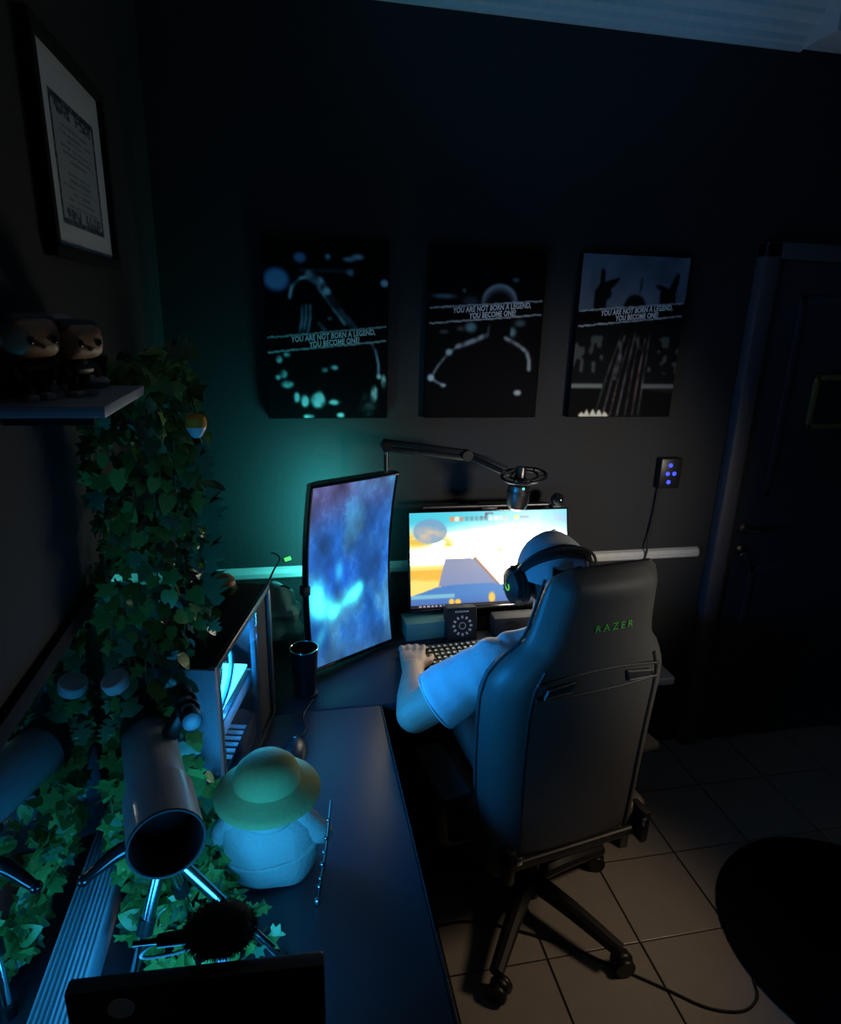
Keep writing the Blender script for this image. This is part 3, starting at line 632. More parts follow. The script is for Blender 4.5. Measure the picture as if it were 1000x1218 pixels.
# ------------------------------------------------------------------ things on the corner desk
def rounded_box(name, m_, p, M, x, y, z, bev): return obj(name, box(NB(), -x/2, x/2, -y/2, y/2, 0, z, bev, M), m_, p)
KB = Matrix.Translation((.505, 1.775, .7505)) @ Matrix.Rotation(math.radians(4), 4, 'Z') @ Matrix.Rotation(.06, 4, 'X')
kb = thing('keyboard', 'black keyboard with softly glowing keys under the left hand', 'keyboard', (.505, 1.775, .7505))
obj('case', box(NB(), -.185, .185, -.075, .075, .004, .022, .004, KB), 'black_plastic', kb)
kbm = NB(); vs_ = []
for (x, y, z) in ((-.0082, -.0082, 0), (.0082, -.0082, 0), (.0082, .0082, 0), (-.0082, .0082, 0), (-.0064, -.006, .007), (.0064, -.006, .007), (.0064, .007, .007), (-.0064, .007, .007), (-.0022, -.001, .0073), (.0022, -.001, .0073), (.0022, .004, .0073), (-.0022, .004, .0073)): vs_.append(kbm.verts.new((x, y, z)))
for f in ((0, 1, 5, 4), (1, 2, 6, 5), (2, 3, 7, 6), (3, 0, 4, 7), (4, 5, 6, 7)): kbm.faces.new([vs_[i] for i in f])
fg = kbm.faces.new([vs_[i] for i in (8, 9, 10, 11)]); fg.material_index = 1
key_me = bpy.data.meshes.new('key'); kbm.to_mesh(key_me); kbm.free(); key_me.materials.append(MATS['black_plastic']); key_me.materials.append(MATS['key_glow'])
iK = W(kb).inverted()
for r_ in range(6):
    for c_ in range(18):
        if r_ == 0 and 4 < c_ < 10: continue
        inst('key', key_me, iK @ KB @ Matrix.Translation((-.170+.020*c_+(0 if r_ % 2 else .003), -.058+.0212*r_, .0225)), kb)
bm = NB(); box(bm, -.085, .013, -.009, .009, 0, .007, .002, KB @ Matrix.Translation((-.170+.020*7+.0, -.058, .0225)) @ Matrix.Translation((.036, 0, 0))); obj('space_bar', bm, 'black_plastic', kb)
# control dial device
dv = thing('dial_controller', 'small black control box with a ring of white marks below the screen', 'controller', (.548, 1.885, .7505))
DV = Matrix.Translation((.548, 1.885, .7505)) @ Matrix.Rotation(math.radians(-14), 4, 'X')
obj('body', box(NB(), -.052, .052, -.012, .05, .006, .125, .006, DV), 'black_matte', dv)
for k in range(12):
    a = 2*PI*k/12; M = DV @ Matrix.Translation((.030*math.cos(a), -.0125, .062+.030*math.sin(a))) @ Matrix.Rotation(-a, 4, 'Y')
    obj('dial_mark', box(NB(), -.0045, .0045, -.0008, .0008, -.0035, .0035, 0, M), 'mark_white', dv)
bm = NB(); ring(bm, DV @ Vector((0, -.0125, .062)), .011, .011, .0013, DV.to_3x3() @ Vector((0, -1, 0)), 20, 6); obj('dial_centre', bm, 'mark_white', dv)
for k in range(7): obj('header_mark', box(NB(), -.024+k*.007, -.0195+k*.007, -.0132, -.0122, .108, .1135, 0, DV), 'mark_white', dv)
bx = thing('teal_carton', 'flat teal lit carton lying below the left edge of the wide monitor', 'box', (.445, 1.955, .7505))
MBX = Matrix.Translation((.445, 1.955, .7505)) @ Matrix.Rotation(.06, 4, 'Z')
obj('carton', box(NB(), -.085, .075, -.03, .05, 0, .062, .003, MBX), 'teal_box', bx)
obj('lid_flap', box(NB(), -.087, .077, -.033, .052, .0622, .066, .001, MBX @ Matrix.Rotation(.01, 4, 'X')), 'teal_box', bx)
sp = thing('desktop_speaker', 'low black speaker bar on the desk behind the player', 'speaker', (.80, 1.93, .7505))
obj('body', box(NB(), .665, .96, 1.90, 1.965, .7505, .825, .012), 'black_matte', sp); 
for x in (.73, .90):
    bm = NB(); lathe(bm, [(.026, 0), (.026, .003), (.020, .001), (0, .004)], axis_m((x, 1.9005, .787), (0, -1, 0)), 20); obj('cone', bm, 'black_plastic', sp)
# tumbler
tu = thing('tumbler', 'tall black tumbler with a pale rim beside the upright monitor', 'cup', (.017, 1.66, .7505))
bm = NB(); lathe(bm, [(0, 0), (.030, 0), (.031, .004), (.040, .150), (.0385, .150), (.037, .145), (.030, .01), (0, .01)], Matrix.Translation((.017, 1.66, .7505)), 28, caps=False); obj('body', bm, 'black_gloss', tu)
bm = NB(); ring(bm, (.017, 1.66, .9005), .0395, .0395, .0015, (0, 0, 1), 32, 6); obj('rim', bm, 'steel', tu)
bm = NB(); lathe(bm, [(.033, 0), (.0365, .002), (.0365, .007), (.0325, .009)], Matrix.Translation((.017, 1.66, .7505)), 28); obj('base_ring', bm, 'black_plastic', tu)
# computer mouse on the side desk
mo = thing('computer_mouse', 'dark computer mouse lying on the side desk beside the case', 'mouse', (-.022, 1.39, .7505))
MM = Matrix.Translation((-.022, 1.39, .7505)) @ Matrix.Rotation(-.25, 4, 'Z')
bm = NB(); ell(bm, (0, 0, 0), (.031, .058, .036)); 
for v in bm.verts: v.co.z = max(0, v.co.z); v.co = MM @ v.co
obj('shell', bm, 'black_plastic', mo)
bm = NB(); lathe(bm, [(.009, -.003), (.009, .003)], MM @ Matrix.Translation((0, .033, .026)) @ Matrix.Rotation(PI/2, 4, 'Y'), 14); obj('scroll_wheel', bm, 'metal_dark', mo)
bm = NB(); tube(bm, [MM @ Vector(p) for p in ((0, .055, .008), (.01, .10, .004), (-.01, .16, .004), (.0, .24, .004))], .002, 6, 5); obj('cord', bm, 'cable', mo)

# ------------------------------------------------------------------ computer case
PC = Matrix.Translation((-.2055, 1.3745, .7505)) @ Matrix.Rotation(-math.atan2(.2243, .9745), 4, 'Z')
pcx, pcy, pch = .095, .2075, .398
pc = thing('computer_case', 'black computer case with glass side glowing cyan inside', 'computer', (-.2055, 1.3745, .7505), -math.atan2(.2243, .9745))
def pb(name, a, m_, bev=.002, par=None): return obj(name, box(NB(), *a, bev, PC), m_, par or pc)
pb('base', (-pcx, pcx, -pcy, pcy, .014, .030), 'black_metal'); tp = pb('top_panel', (-pcx, pcx-.012, -pcy, pcy, pch-.016, pch), 'black_matte')
pb('front_panel', (-pcx, pcx, -pcy-.004, -pcy+.014, .014, pch), 'pc_front', .003)
pb('rear_panel', (-pcx, pcx, pcy-.012, pcy, .030, pch-.016), 'black_metal'); pb('side_panel', (-pcx, -pcx+.006, -pcy+.014, pcy-.012, .030, pch-.016), 'black_metal')
pb('top_rail', (pcx-.012, pcx, -pcy+.010, pcy, pch-.014, pch+.001), 'pc_frame'); pb('rear_post', (pcx-.012, pcx+.001, pcy-.014, pcy+.002, .016, pch-.014), 'pc_frame'); pb('front_post', (pcx-.010, pcx, -pcy+.014, -pcy+.028, .016, pch-.014), 'pc_frame')
pb('inner_cover', (pcx-.020, pcx-.008, pcy-.125, pcy-.014, .030, pch-.016), 'black_matte')
pb('power_shroud', (-pcx+.008, pcx-.016, -pcy+.02, pcy-.014, .032, .105), 'black_metal')
for k in range(6): pb('vent_slat', (-.02, pcx-.02, -.10+k*.022, -.088+k*.022, .1052, .1085), 'pc_white', .0005)
pb('motherboard', (-pcx+.008, -pcx+.013, -.10, pcy-.02, .13, pch-.03), 'pc_board'); pb('graphics_card', (-pcx+.02, pcx-.03, -.13, .12, .165, .205), 'pc_white', .004); pb('card_bracket', (-pcx+.02, pcx-.028, -.12, .10, .206, .212), 'metal_dark', .001)
pb('cooler_block', (-pcx+.015, -.01, -.02, .07, .245, .33), 'pc_white', .006)
for k in range(2):
    M = PC @ Matrix.Translation((-.005, -pcy+.03, .17+.125*k)); bm = NB(); ring(bm, M @ Vector((0, 0, 0)), .056, .056, .007, PC.to_3x3() @ Vector((0, 1, 0)), 32, 8); fr = obj('fan_ring', bm, 'led_cyan', pc)
    bm = NB()
    for q in range(7): box(bm, .006, .05, -.002, .002, -.012, .012, 0, M @ Matrix.Rotation(PI/2, 4, 'X') @ Matrix.Rotation(2*PI*q/7, 4, 'Z') @ Matrix.Rotation(.5, 4, 'X'))
    obj('fan_blades', bm, 'pc_white', fr)
pb('light_stick', (-.03, .055, -.125, .115, .2135, .219), 'led_cyan', .001)
bm = NB(); tube(bm, [PC @ Vector(p) for p in ((-.03, .02, .29), (.03, -.02, .34), (.05, -.06, .30), (.04, -.10, .22))], .006, 8, 6); tube(bm, [PC @ Vector(p) for p in ((-.03, .04, .27), (.045, .02, .31), (.06, -.04, .26), (.04, -.10, .19))], .006, 8, 6); obj('coolant_tube', bm, 'black_plastic', pc)
pb('side_glass', (pcx-.004, pcx-.001, -pcy+.028, pcy-.125, .032, pch-.014), 'glass', 0)
for x in (-1, 1):
    for y in (-1, 1): pb('foot', (x*.07-.014, x*.07+.014, y*.16-.02, y*.16+.02, 0, .0138), 'black_plastic', .002)
for k in range(3): pb('top_vent', (.02+.0*k, .024, -.12+.09*k, -.05+.09*k, pch+.0002, pch+.0018), 'metal_dark', 0, tp)
# toy burger and a dish on top of the case
zt = .7505+pch+.0005
bg = thing('toy_burger', 'small toy burger standing on the computer case', 'toy', tuple((PC @ Vector((.0, .135, 0))).xy)+(zt,))
B0 = Matrix.Translation(tuple((PC @ Vector((.0, .135, 0))).xy)+(zt,))
for n_, pr, m_ in (('bottom_bun', [(0, 0), (.026, 0), (.030, .006), (.029, .013), (0, .013)], 'bun'), ('lettuce', [(0, .013), (.034, .013), (.035, .016), (.030, .019), (0, .019)], 'lettuce'), ('patty', [(0, .019), (.030, .019), (.031, .027), (0, .028)], 'vinyl_dark'), ('top_bun', [(0, .028), (.031, .028), (.030, .038), (.022, .047), (.010, .051), (0, .052)], 'bun')):
    bm = NB(); lathe(bm, pr, B0, 24, caps=False); obj(n_, bm, m_, bg)
dz = tuple((PC @ Vector((-.01, -.02, 0))).xy)+(zt,)
ds = thing('ornament_dish', 'dark green dish with a black block on the computer case', 'dish', dz)
bm = NB(); lathe(bm, [(0, 0), (.035, 0), (.052, .012), (.055, .018), (.050, .017), (.034, .006), (0, .005)], Matrix.Translation(dz), 28, caps=False); obj('dish', bm, 'lettuce', ds)
bm = NB(); box(bm, -.022, .022, -.014, .014, .006, .026, .003, Matrix.Translation(dz) @ Matrix.Rotation(.5, 4, 'Z')); obj('block', bm, 'vinyl_dark', ds)
# things between case and wall: pale bag, cable, small green lamp
bgm = NB(); ell(bgm, (.0, 0, 0), (.070, .055, .10), u=32, v=20)
for v in bgm.verts:
    q = v.co; k = .012*math.sin(q.x*70+q.z*30)+.010*math.sin(q.z*90); q += q.normalized()*k; q.z = max(q.z, -.095); v.co = Matrix.Translation((-.05, 2.00, .8465)) @ Matrix.Rotation(.3, 4, 'Z') @ q
bb = thing('white_bag', 'crumpled white bag lit teal between computer case and wall', 'bag', (-.05, 2.0, .7505)); obj('bag', bgm, 'bag_white', bb)
bm = NB(); tube(bm, [(-.02, 1.99, .94), (-.04, 1.98, .955), (-.065, 1.99, .945)], .004, 6, 4); obj('tie', bm, 'cable', bb)
bm = NB(); tube(bm, [(-.075, 1.605, 1.12), (-.06, 1.70, 1.125), (-.045, 1.85, 1.10), (-.06, 2.0, 1.06), (-.08, 2.17, 1.0)], .003, 6, 6); tag(obj('display_cable', bm, 'cable'), 'thin cable running from the computer case to the wall', 'cable')
gl_ = thing('green_indicator', 'tiny green glowing tag on the teal lit wall', 'lamp', (-0.026, YB-.004, 0.965))
bm = NB(); box(bm, -.012, .012, -.006, .0, -.007, .007, .002, Matrix.Translation((-0.026, YB-.0005, 0.965)) @ Matrix.Rotation(-.3, 4, 'Y')); obj('lamp_body', bm, 'led_green', gl_)

# ------------------------------------------------------------------ gaming chair (local frame: x right, y forward)
ch = thing('gaming_chair', 'high-backed black gaming chair on five castors seen from behind', 'chair', (.695, 1.50, 0), math.radians(10))
HWZ = [.455, .50, .60, .72, .84, .92, .98, 1.03, 1.07, 1.11, 1.17, 1.22, 1.255, 1.275]
HWV = [.212, .225, .234, .240, .244, .245, .238, .210, .176, .162, .152, .146, .138, .112]
def back_pt(z): return -.232-.055*(z-.46)/.8+.02*math.sin((z-.46)/.8*PI)    # rear surface y
BX = -.022
def hw(z): return float(np.interp(z, HWZ, HWV))
def back_loft():
    bm = NB(); rings = []
    zs = list(np.linspace(.455, 1.06, 22))+list(np.linspace(1.08, 1.255, 8))+[1.268, 1.278]
    for i, z in enumerate(zs):
        h = hw(z); y0 = back_pt(z); k = 1.0
        if z > 1.24: k = max(.25, 1-(z-1.24)/.05)
        if z < .47: k = .7
        wing = .085*float(np.interp(z, [.46, .6, .9, 1.0, 1.08, 1.28], [.5, 1, 1, .7, .25, .1]))
        th = .085*k; yc = y0+.05
        def P(x, y): return bm.verts.new((x+BX, yc+(y0+y-yc)*1.0 if k == 1 else yc+(y0+y-yc)*k, z))
        pr = [(-.0, 0), (-.40, .002), (-.70, .008), (-.78, .012), (-.90, .030), (-1.0, .060), (-1.04, .06+wing*.6), (-1.0, .075+wing), (-.90, .08+wing), (-.78, .075+wing*.6), (-.60, .082), (-.3, .085), (0, .085)]
        full = pr+[(-a, b) for a, b in pr[-2:0:-1]]
        rings.append([P(a*h, b*1.0) for a, b in full])
    n = len(rings[0])
    for a, b in zip(rings, rings[1:]):
        for q in range(n): bm.faces.new((a[q], a[(q+1) % n], b[(q+1) % n], b[q]))
    bm.faces.new(rings[0]); bm.faces.new(rings[-1][::-1]); return bm
bk = obj('backrest', back_loft(), 'leather', ch, local=True, angle=60)
for s in (-1, 1):
    bm = NB(); tube(bm, [(BX+s*hw(z)*.745, back_pt(z)+.008, z) for z in np.linspace(.47, 1.03, 24)], .0035, 6); obj('piping', bm, 'leather_dark', bk, local=True)
    bm = NB(); tube(bm, [(BX+s*hw(z)*1.03, back_pt(z)+.085+.085*float(np.interp(z, [.46, .6, .9, 1.0, 1.08, 1.28], [.25, .5, .5, .35, .1, .05])), z) for z in np.linspace(.50, 1.24, 30)], .004, 6); obj('piping', bm, 'leather_dark', bk, local=True)
# harness band with two slots across the shoulders
zb = .985
bm = NB(); tube(bm, [(x+BX, back_pt(zb)-.001, zb+.026-.5*(abs(x)/.19)**2*.03) for x in np.linspace(-.175, .175, 21)], .0035, 6); obj('band_edge', bm, 'leather_dark', bk, local=True)
bm = NB(); tube(bm, [(x+BX, back_pt(zb-.05)-.001, zb-.035+.01*(abs(x)/.19)**2) for x in np.linspace(-.175, .175, 21)], .0035, 6); obj('band_edge', bm, 'leather_dark', bk, local=True)
for s in (-1, 1):
    bm = NB(); pts = [(BX+s*.075, zb+.008), (BX+s*.150, zb-.002), (BX+s*.158, zb-.020), (BX+s*.085, zb-.018)]
    prism(bm, pts, 0, .012, Matrix(((1, 0, 0, 0), (0, 0, 1, back_pt(zb)-.004), (0, 1, 0, 0), (0, 0, 0, 1)))); obj('harness_slot', bm, 'black_matte', bk, local=True)
    bm = NB(); tube(bm, [(p[0], back_pt(zb)-.004, p[1]) for p in pts], .0035, 6, closed=True); obj('slot_trim', bm, 'leather', bk, local=True)
me = text_mesh('RAZER', .0265, .0005, 0, 1.5); me.materials.append(MATS['green_logo'])
tl_ = math.atan2(.055, .8)
obj('lettering', me, None, bk, matrix=Matrix.Translation((-.018, back_pt(1.135)-.0025, 1.135)) @ Matrix.Rotation(PI/2-tl_*.4, 4, 'X') @ Matrix.Diagonal((1.0, .95, 1, 1)), smooth=False, local=True)
bm = NB(); tube(bm, [(x, back_pt(.46)+.01, .452-.0*x) for x in (-.195, -.02, .17)], .008, 10); obj('lower_rail', bm, 'leather_dark', ch, local=True)
for s in (-1, 1):
    bm = NB(); box(bm, s*.215-.012, s*.215+.012, -.235, -.14, .395, .50, .006); obj('hinge_cover', bm, 'black_plastic', ch, local=True)
    bm = NB(); box(bm, s*.200-.008, s*.200+.008, -.2445, -.2365, .468, .490, .002); obj('hinge_bolt', bm, 'steel', ch, local=True)
bm = NB(); box(bm, -.255, .255, -.20, .30, .375, .475, .035, seg=4)
for v in bm.verts:
    if v.co.z > .44: v.co.z += .03*sst(.14, .24, abs(v.co.x))
obj('seat', bm, 'leather', ch, local=True)
for s in (-1, 1):
    a_ = obj('armrest', box(NB(), s*.315-.045, s*.315+.045, -.10, .13, .575, .600, .010), 'black_matte', ch, local=True)
    bm = NB(); tube(bm, [(s*.315, .0, .58), (s*.315, 0, .42), (s*.29, 0, .36), (s*.15, 0, .355)], [.022, .026, .02, .018], 12, 4); obj('armrest_post', bm, 'black_plastic', a_, local=True)
bm = NB(); box(bm, -.11, .11, -.13, .11, .335, .374, .008); obj('tilt_mechanism', bm, 'black_metal', ch, local=True)
bm = NB(); tube(bm, [(.10, .03, .35), (.20, .04, .345), (.27, .04, .335)], [.006, .006, .010], 8, 3); obj('lever', bm, 'black_plastic', ch, local=True)
bm = NB(); lathe(bm, [(.032, .13), (.032, .22), (.024, .22), (.024, .29), (.017, .29), (.017, .34)], None, 18); obj('gas_lift', bm, 'black_metal', ch, local=True)
bm = NB(); lathe(bm, [(.05, .075), (.055, .09), (.05, .135), (.035, .14)], None, 20); obj('hub', bm, 'black_plastic', ch, local=True)
R5 = .317
for k in range(5):
    a = math.radians(-54-10+72*k); d = Vector((math.cos(a), math.sin(a), 0)); pth = [d*.03+Vector((0, 0, .115)), d*.16+Vector((0, 0, .105)), d*(R5-.0)+Vector((0, 0, .080))]
    bm = NB(); tube(bm, pth, [.030, .026, .021], 10, 4); lg = obj('base_leg', bm, 'black_plastic', ch, local=True)
    e = d*R5; q = Vector((-d.y, d.x, 0)); an = a+.9+k*1.7; fd = Vector((math.cos(an), math.sin(an), 0)); sd = Vector((-fd.y, fd.x, 0)); c = e+fd*.014+Vector((0, 0, .0305))
    bm = NB(); tube(bm, [e+Vector((0, 0, .085)), e+Vector((0, 0, .05))], .007, 8)
    ell(bm, c+Vector((0, 0, .012)), (.020, .030, .026), Matrix.Rotation(an-PI/2, 3, 'Z'), 14, 8); cs = obj('caster', bm, 'black_plastic', lg, local=True)
    for s in (-1, 1):
        bm = NB(); lathe(bm, [(0, -.008), (.028, -.008), (.030, -.005), (.030, .005), (.028, .008), (0, .008)], axis_m(c+sd*(.017*s), sd), 20, caps=False); obj('wheel', bm, 'black_plastic', lg, local=True)

# ------------------------------------------------------------------ the player
pe = thing('person', 'seated person in a pale shirt and white cap playing at the screens', 'person', (.69, 1.47, .48))
V = Vector
hipL, hipR = V((.60, 1.47, .545)), V((.78, 1.47, .545)); pel = V((.69, 1.455, .56)); bel = V((.688, 1.455, .68)); che = V((.683, 1.44, .84)); nb = V((.678, 1.455, .985)); nt = V((.687, 1.50, 1.06)); hc = V((.692, 1.535, 1.146))
shL, shR = V((.505, 1.435, .935)), V((.862, 1.435, .935)); elL, elR = V((.305, 1.465, .785)), V((.985, 1.53, .810)); wrL, wrR = V((.338, 1.672, .795)), V((.86, 1.73, .785))
knL, knR = V((.545, 1.90, .54)), V((.86, 1.90, .54)); anL, anR = V((.50, 1.80, .09)), V((.87, 1.84, .09))
bm = NB()
ell(bm, pel, (.165, .105, .10)); ell(bm, bel, (.150, .098, .14)); ell(bm, che, (.165, .100, .16)); cap(bm, shL+V((.03, 0, .0)), .058, shR-V((.03, 0, 0)), .058); cap(bm, V((.56, 1.445, .965)), .04, nb, .052); cap(bm, V((.80, 1.445, .965)), .04, nb, .052)
cap(bm, nb-V((0, 0, .03)), .058, nt, .052)
# head: skull, jaw, brow, nose, ears
ell(bm, hc+V((0, -.005, .015)), (.073, .092, .095)); ell(bm, hc+V((0, .028, -.045)), (.055, .058, .065)); ell(bm, hc+V((0, .062, -.082)), (.026, .024, .022)); cap(bm, hc+V((0, .083, .005)), .010, hc+V((0, .104, -.028)), .014); ell(bm, hc+V((0, .080, -.060)), (.024, .014, .012)); ell(bm, hc+V((0, .082, .020)), (.050, .014, .010))
for s in (-1, 1): ell(bm, hc+V((s*.074, -.004, -.012)), (.012, .020, .030)); ell(bm, hc+V((s*.030, .082, .006)), (.013, .008, .008)); ell(bm, hc+V((s*.035, .070, -.03)), (.022, .022, .022))
for sh, el, wr in ((shL, elL, wrL), (shR, elR, wrR)):
    cap(bm, sh, .060, sh.lerp(el, .5), .058); cap(bm, sh.lerp(el, .5), .058, el, .052); cap(bm, el, .052, el.lerp(wr, .35), .050); cap(bm, el.lerp(wr, .35), .050, wr, .031)
for hp, kn, an_ in ((hipL, knL, anL), (hipR, knR, anR)):
    cap(bm, hp, .085, kn, .060); cap(bm, kn, .058, kn.lerp(an_, .35), .058); cap(bm, kn.lerp(an_, .35), .058, an_, .038); cap(bm, an_+V((0, -.03, -.045)), .034, an_+V((.0, .14, -.058)), .028)
def hand(bm, wr, fwd, side, grip):
    """five fingers with three bends; side points to the thumb"""
    f = fwd.normalized(); s = (side-f*side.dot(f)).normalized(); u = V((0, 0, 1)); pc_ = wr+f*.045+u*.004
    for k in (-1.5, -.5, .5, 1.5): cap(bm, wr+s*(k*.012), .017, wr+f*.075+s*(k*.0195)+u*.008, .0125, 12)
    ell(bm, pc_, (.036, .036, .018))
    for k, L in ((1.5, .068), (.5, .078), (-.5, .072), (-1.5, .056)):
        b = wr+f*.078+s*(k*.0205)+u*.008; d = (f+s*(k*.10)).normalized()
        p1 = b+d*L*.42+u*(.012*grip); p2 = p1+d*L*.34-u*(.006+.010*grip); p3 = p2+d*L*.22-u*.012
        cap(bm, b, .0100, p1, .0092, 10); cap(bm, p1, .0092, p2, .0084, 10); cap(bm, p2, .0084, p3, .0074, 10)
    t0 = wr+f*.022+s*.022; t1 = t0+f*.030+s*.030-u*.002; t2 = t1+f*.032+s*.010-u*.004; t3 = t2+f*.018-u*.004
    cap(bm, t0, .015, t1, .012, 10); cap(bm, t1, .012, t2, .0095, 10); cap(bm, t2, .0095, t3, .008, 10)
hand(bm, wrL, V((.16, 1, -.02)), V((1, 0, 0)), .9)
hand(bm, wrR, V((-.15, 1, -.02)), V((-1, 0, 0)), .9)
melt('body', bm, .005, 'skin', pe, 5)
# shirt
bm = NB(); ell(bm, pel+V((0, -.005, .035)), (.205, .122, .10)); ell(bm, bel, (.195, .113, .17)); ell(bm, che, (.182, .116, .165)); cap(bm, shL+V((.03, 0, .0)), .071, shR-V((.03, 0, 0)), .071); cap(bm, V((.555, 1.445, .968)), .048, nb+V((0, 0, -.01)), .058); cap(bm, V((.805, 1.445, .968)), .048, nb+V((0, 0, -.01)), .058)
for sh, el in ((shL, elL), (shR, elR)):
    cap(bm, sh, .072, sh.lerp(el, .2), .074); frus(bm, sh.lerp(el, .0), .068, sh.lerp(el, .72), .082)
random.seed(3)
sh_ = melt('shirt', bm, .006, 'shirt', pe, 5)
nv = len(sh_.data.vertices); cs_ = np.empty(nv*3); ns_ = np.empty(nv*3); sh_.data.vertices.foreach_get('co', cs_); sh_.data.vertices.foreach_get('normal', ns_); cs_ = cs_.reshape(-1, 3); ns_ = ns_.reshape(-1, 3)
fold = np.array([mnoise.noise(Vector((p[0]*9, p[1]*9, p[2]*5)))*.007+mnoise.noise(Vector((p[0]*22+p[2]*14, p[1]*20, p[2]*10)))*.004 for p in cs_])     # soft folds
sh_.data.vertices.foreach_set('co', (cs_+ns_*fold[:, None]).ravel()); sh_.data.update()
bm = NB(); a0 = shL.lerp(elL, .72); ring(bm, a0, .0815, .0815, .003, elL-shL, 40, 6); obj('sleeve_hem', bm, 'shirt', pe)
# shorts
bm = NB(); ell(bm, pel+V((0, 0, -.015)), (.20, .118, .09))
for hp, kn in ((hipL, knL), (hipR, knR)): cap(bm, hp, .095, hp.lerp(kn, .3), .098); frus(bm, hp.lerp(kn, .05), .097, hp.lerp(kn, .80), .092)
melt('shorts', bm, .007, 'shorts', pe, 5)
for an_ in (anL, anR):
    bm = NB(); cap(bm, an_+V((0, -.035, -.048)), .040, an_+V((0, .15, -.060)), .034); cap(bm, an_+V((0, 0, -.03)), .042, an_+V((0, 0, .02)), .044); box(bm, an_.x-.042, an_.x+.042, an_.y-.075, an_.y+.185, .001, .022, .008)
    melt('shoe', bm, .005, 'shoe', pe, 4)
# hair below the cap, cap with back opening, brim
bm = NB(); ell(bm, hc+V((0, -.014, .000)), (.079, .090, .088))
for v in bm.verts:
    if v.co.y > hc.y+.035: v.co.y = hc.y+.035
obj('hair', bm, 'hair', pe)
bm = NB(); rings = []
cM = Matrix.Translation(hc+V((0, -.004, .022))) @ Matrix.Rotation(-.12, 4, 'X')
for i in range(13):
    t = i/12*PI/2
    rings.append([bm.verts.new(cM @ V((.096*math.cos(t)*math.cos(a), .116*math.cos(t)*math.sin(a), -.026*(1-i/12)+.099*math.sin(t)**.85))) for a in np.linspace(0, 2*PI, 41)[:-1]] if i < 12 else [bm.verts.new(cM @ V((0, 0, .099)))])
for i in range(11):
    for k in range(40):
        am = (k+.5)/40*2*PI; dd = abs((am-1.5*PI+PI) % (2*PI)-PI)
        if dd < .42 and i < 4-dd*5: continue
        bm.faces.new((rings[i][k], rings[i][(k+1) % 40], rings[i+1][(k+1) % 40], rings[i+1][k]))
for k in range(40): bm.faces.new((rings[11][k], rings[11][(k+1) % 40], rings[12][0]))
r_ = bmesh.ops.solidify(bm, geom=bm.faces[:], thickness=.003)
cp_ = obj('cap', bm, 'cap', pe, angle=80)
bm = NB(); poly_ = [(.072*math.cos(a)*1.0, .070+.075*math.sin(a)) for a in np.linspace(0, PI, 15)]+[(-.06, .05), (.06, .05)][::1]
prism(bm, poly_, -.020, -.016, cM); obj('brim', bm, 'cap', cp_)
bm = NB(); tube(bm, [cM @ V((.094*math.cos(a), .114*math.sin(a), -.020)) for a in np.linspace(1.5*PI-.42, 1.5*PI+.42, 11)], .006, 6); obj('strap', bm, 'cap', cp_)
bm = NB(); ell(bm, cM @ V((0, 0, .099)), (.006, .006, .003), None, 10, 6); obj('button', bm, 'cap', cp_)
# headset
hs = thing('headset', 'black gaming headset with green mark worn over the white cap', 'headset', tuple(hc))
hM = Matrix.Translation(hc+V((0, -.012, .0))) @ Matrix.Rotation(.62, 4, 'X')
bm = NB(); tube(bm, [hM @ V((.110*math.cos(a), 0, .022+.108*math.sin(a))) for a in np.linspace(-.15, PI+.15, 33)], [.004, .0045, .005, .0045, .004], 8); obj('outer_band', bm, 'black_plastic', hs)
bm = NB(); n = 29; L_ = []; 
for i in range(n):
    a = .18+(PI-.36)*i/(n-1); wq = .010+.010*math.sin((a-.18)/(PI-.36)*PI)
    L_.append([bm.verts.new(hM @ V(((.096+t_)*math.cos(a), y_, .018+(.094+t_)*math.sin(a)))) for t_, y_ in ((0, -wq), (.009, -wq*.8), (.009, wq*.8), (0, wq))])
for a, b in zip(L_, L_[1:]):
    for k in range(4): bm.faces.new((a[k], a[(k+1) % 4], b[(k+1) % 4], b[k]))
bm.faces.new(L_[0]); bm.faces.new(L_[-1][::-1]); obj('head_pad', bm, 'leather_dark', hs)
for s in (-1, 1):
    ec = hc+V((s*.094, -.006, -.028)); M = axis_m(ec, (s, -.12, -.05)) @ Matrix.Diagonal((1.0, 1.0, 1, 1))
    bm = NB(); lathe(bm, [(0, .034), (.032, .033), (.048, .026), (.053, .014), (.053, .004), (0, .004)], M, 28, caps=False); cu_ = obj('ear_cup', bm, 'black_plastic', hs)
    bm = NB(); lathe(bm, [(.034, -.014), (.052, -.012), (.056, -.002), (.053, .005), (.03, .005)], M, 28); obj('ear_cushion', bm, 'leather_dark', cu_)
    bm = NB(); ring(bm, M @ V((0, 0, .010)), .0545, .0545, .002, M.to_3x3() @ V((0, 0, 1)), 32, 6); obj('trim_ring', bm, 'metal_dark', cu_)
    bm = NB(); tube(bm, [M @ V((.010*math.cos(a), .010*math.sin(a), .0345)) for a in np.linspace(0, 2*PI, 13)[:-1]], .0018, 6, closed=True); obj('green_mark', bm, 'led_green', cu_)
    bm = NB(); tube(bm, [hM @ V((s*.112, 0, .025)), ec+V((s*.030, -.006, .030)), ec+V((s*.034, -.004, .0))], .006, 8, 4); obj('yoke', bm, 'black_plastic', hs)
bm = NB(); tube(bm, [hc+V((-.115, .02, -.04)), hc+V((-.108, .07, -.075)), hc+V((-.06, .115, -.085))], .003, 6, 5); ell(bm, hc+V((-.055, .118, -.085)), (.010, .008, .008), None, 10, 6); obj('boom_microphone', bm, 'black_plastic', hs)

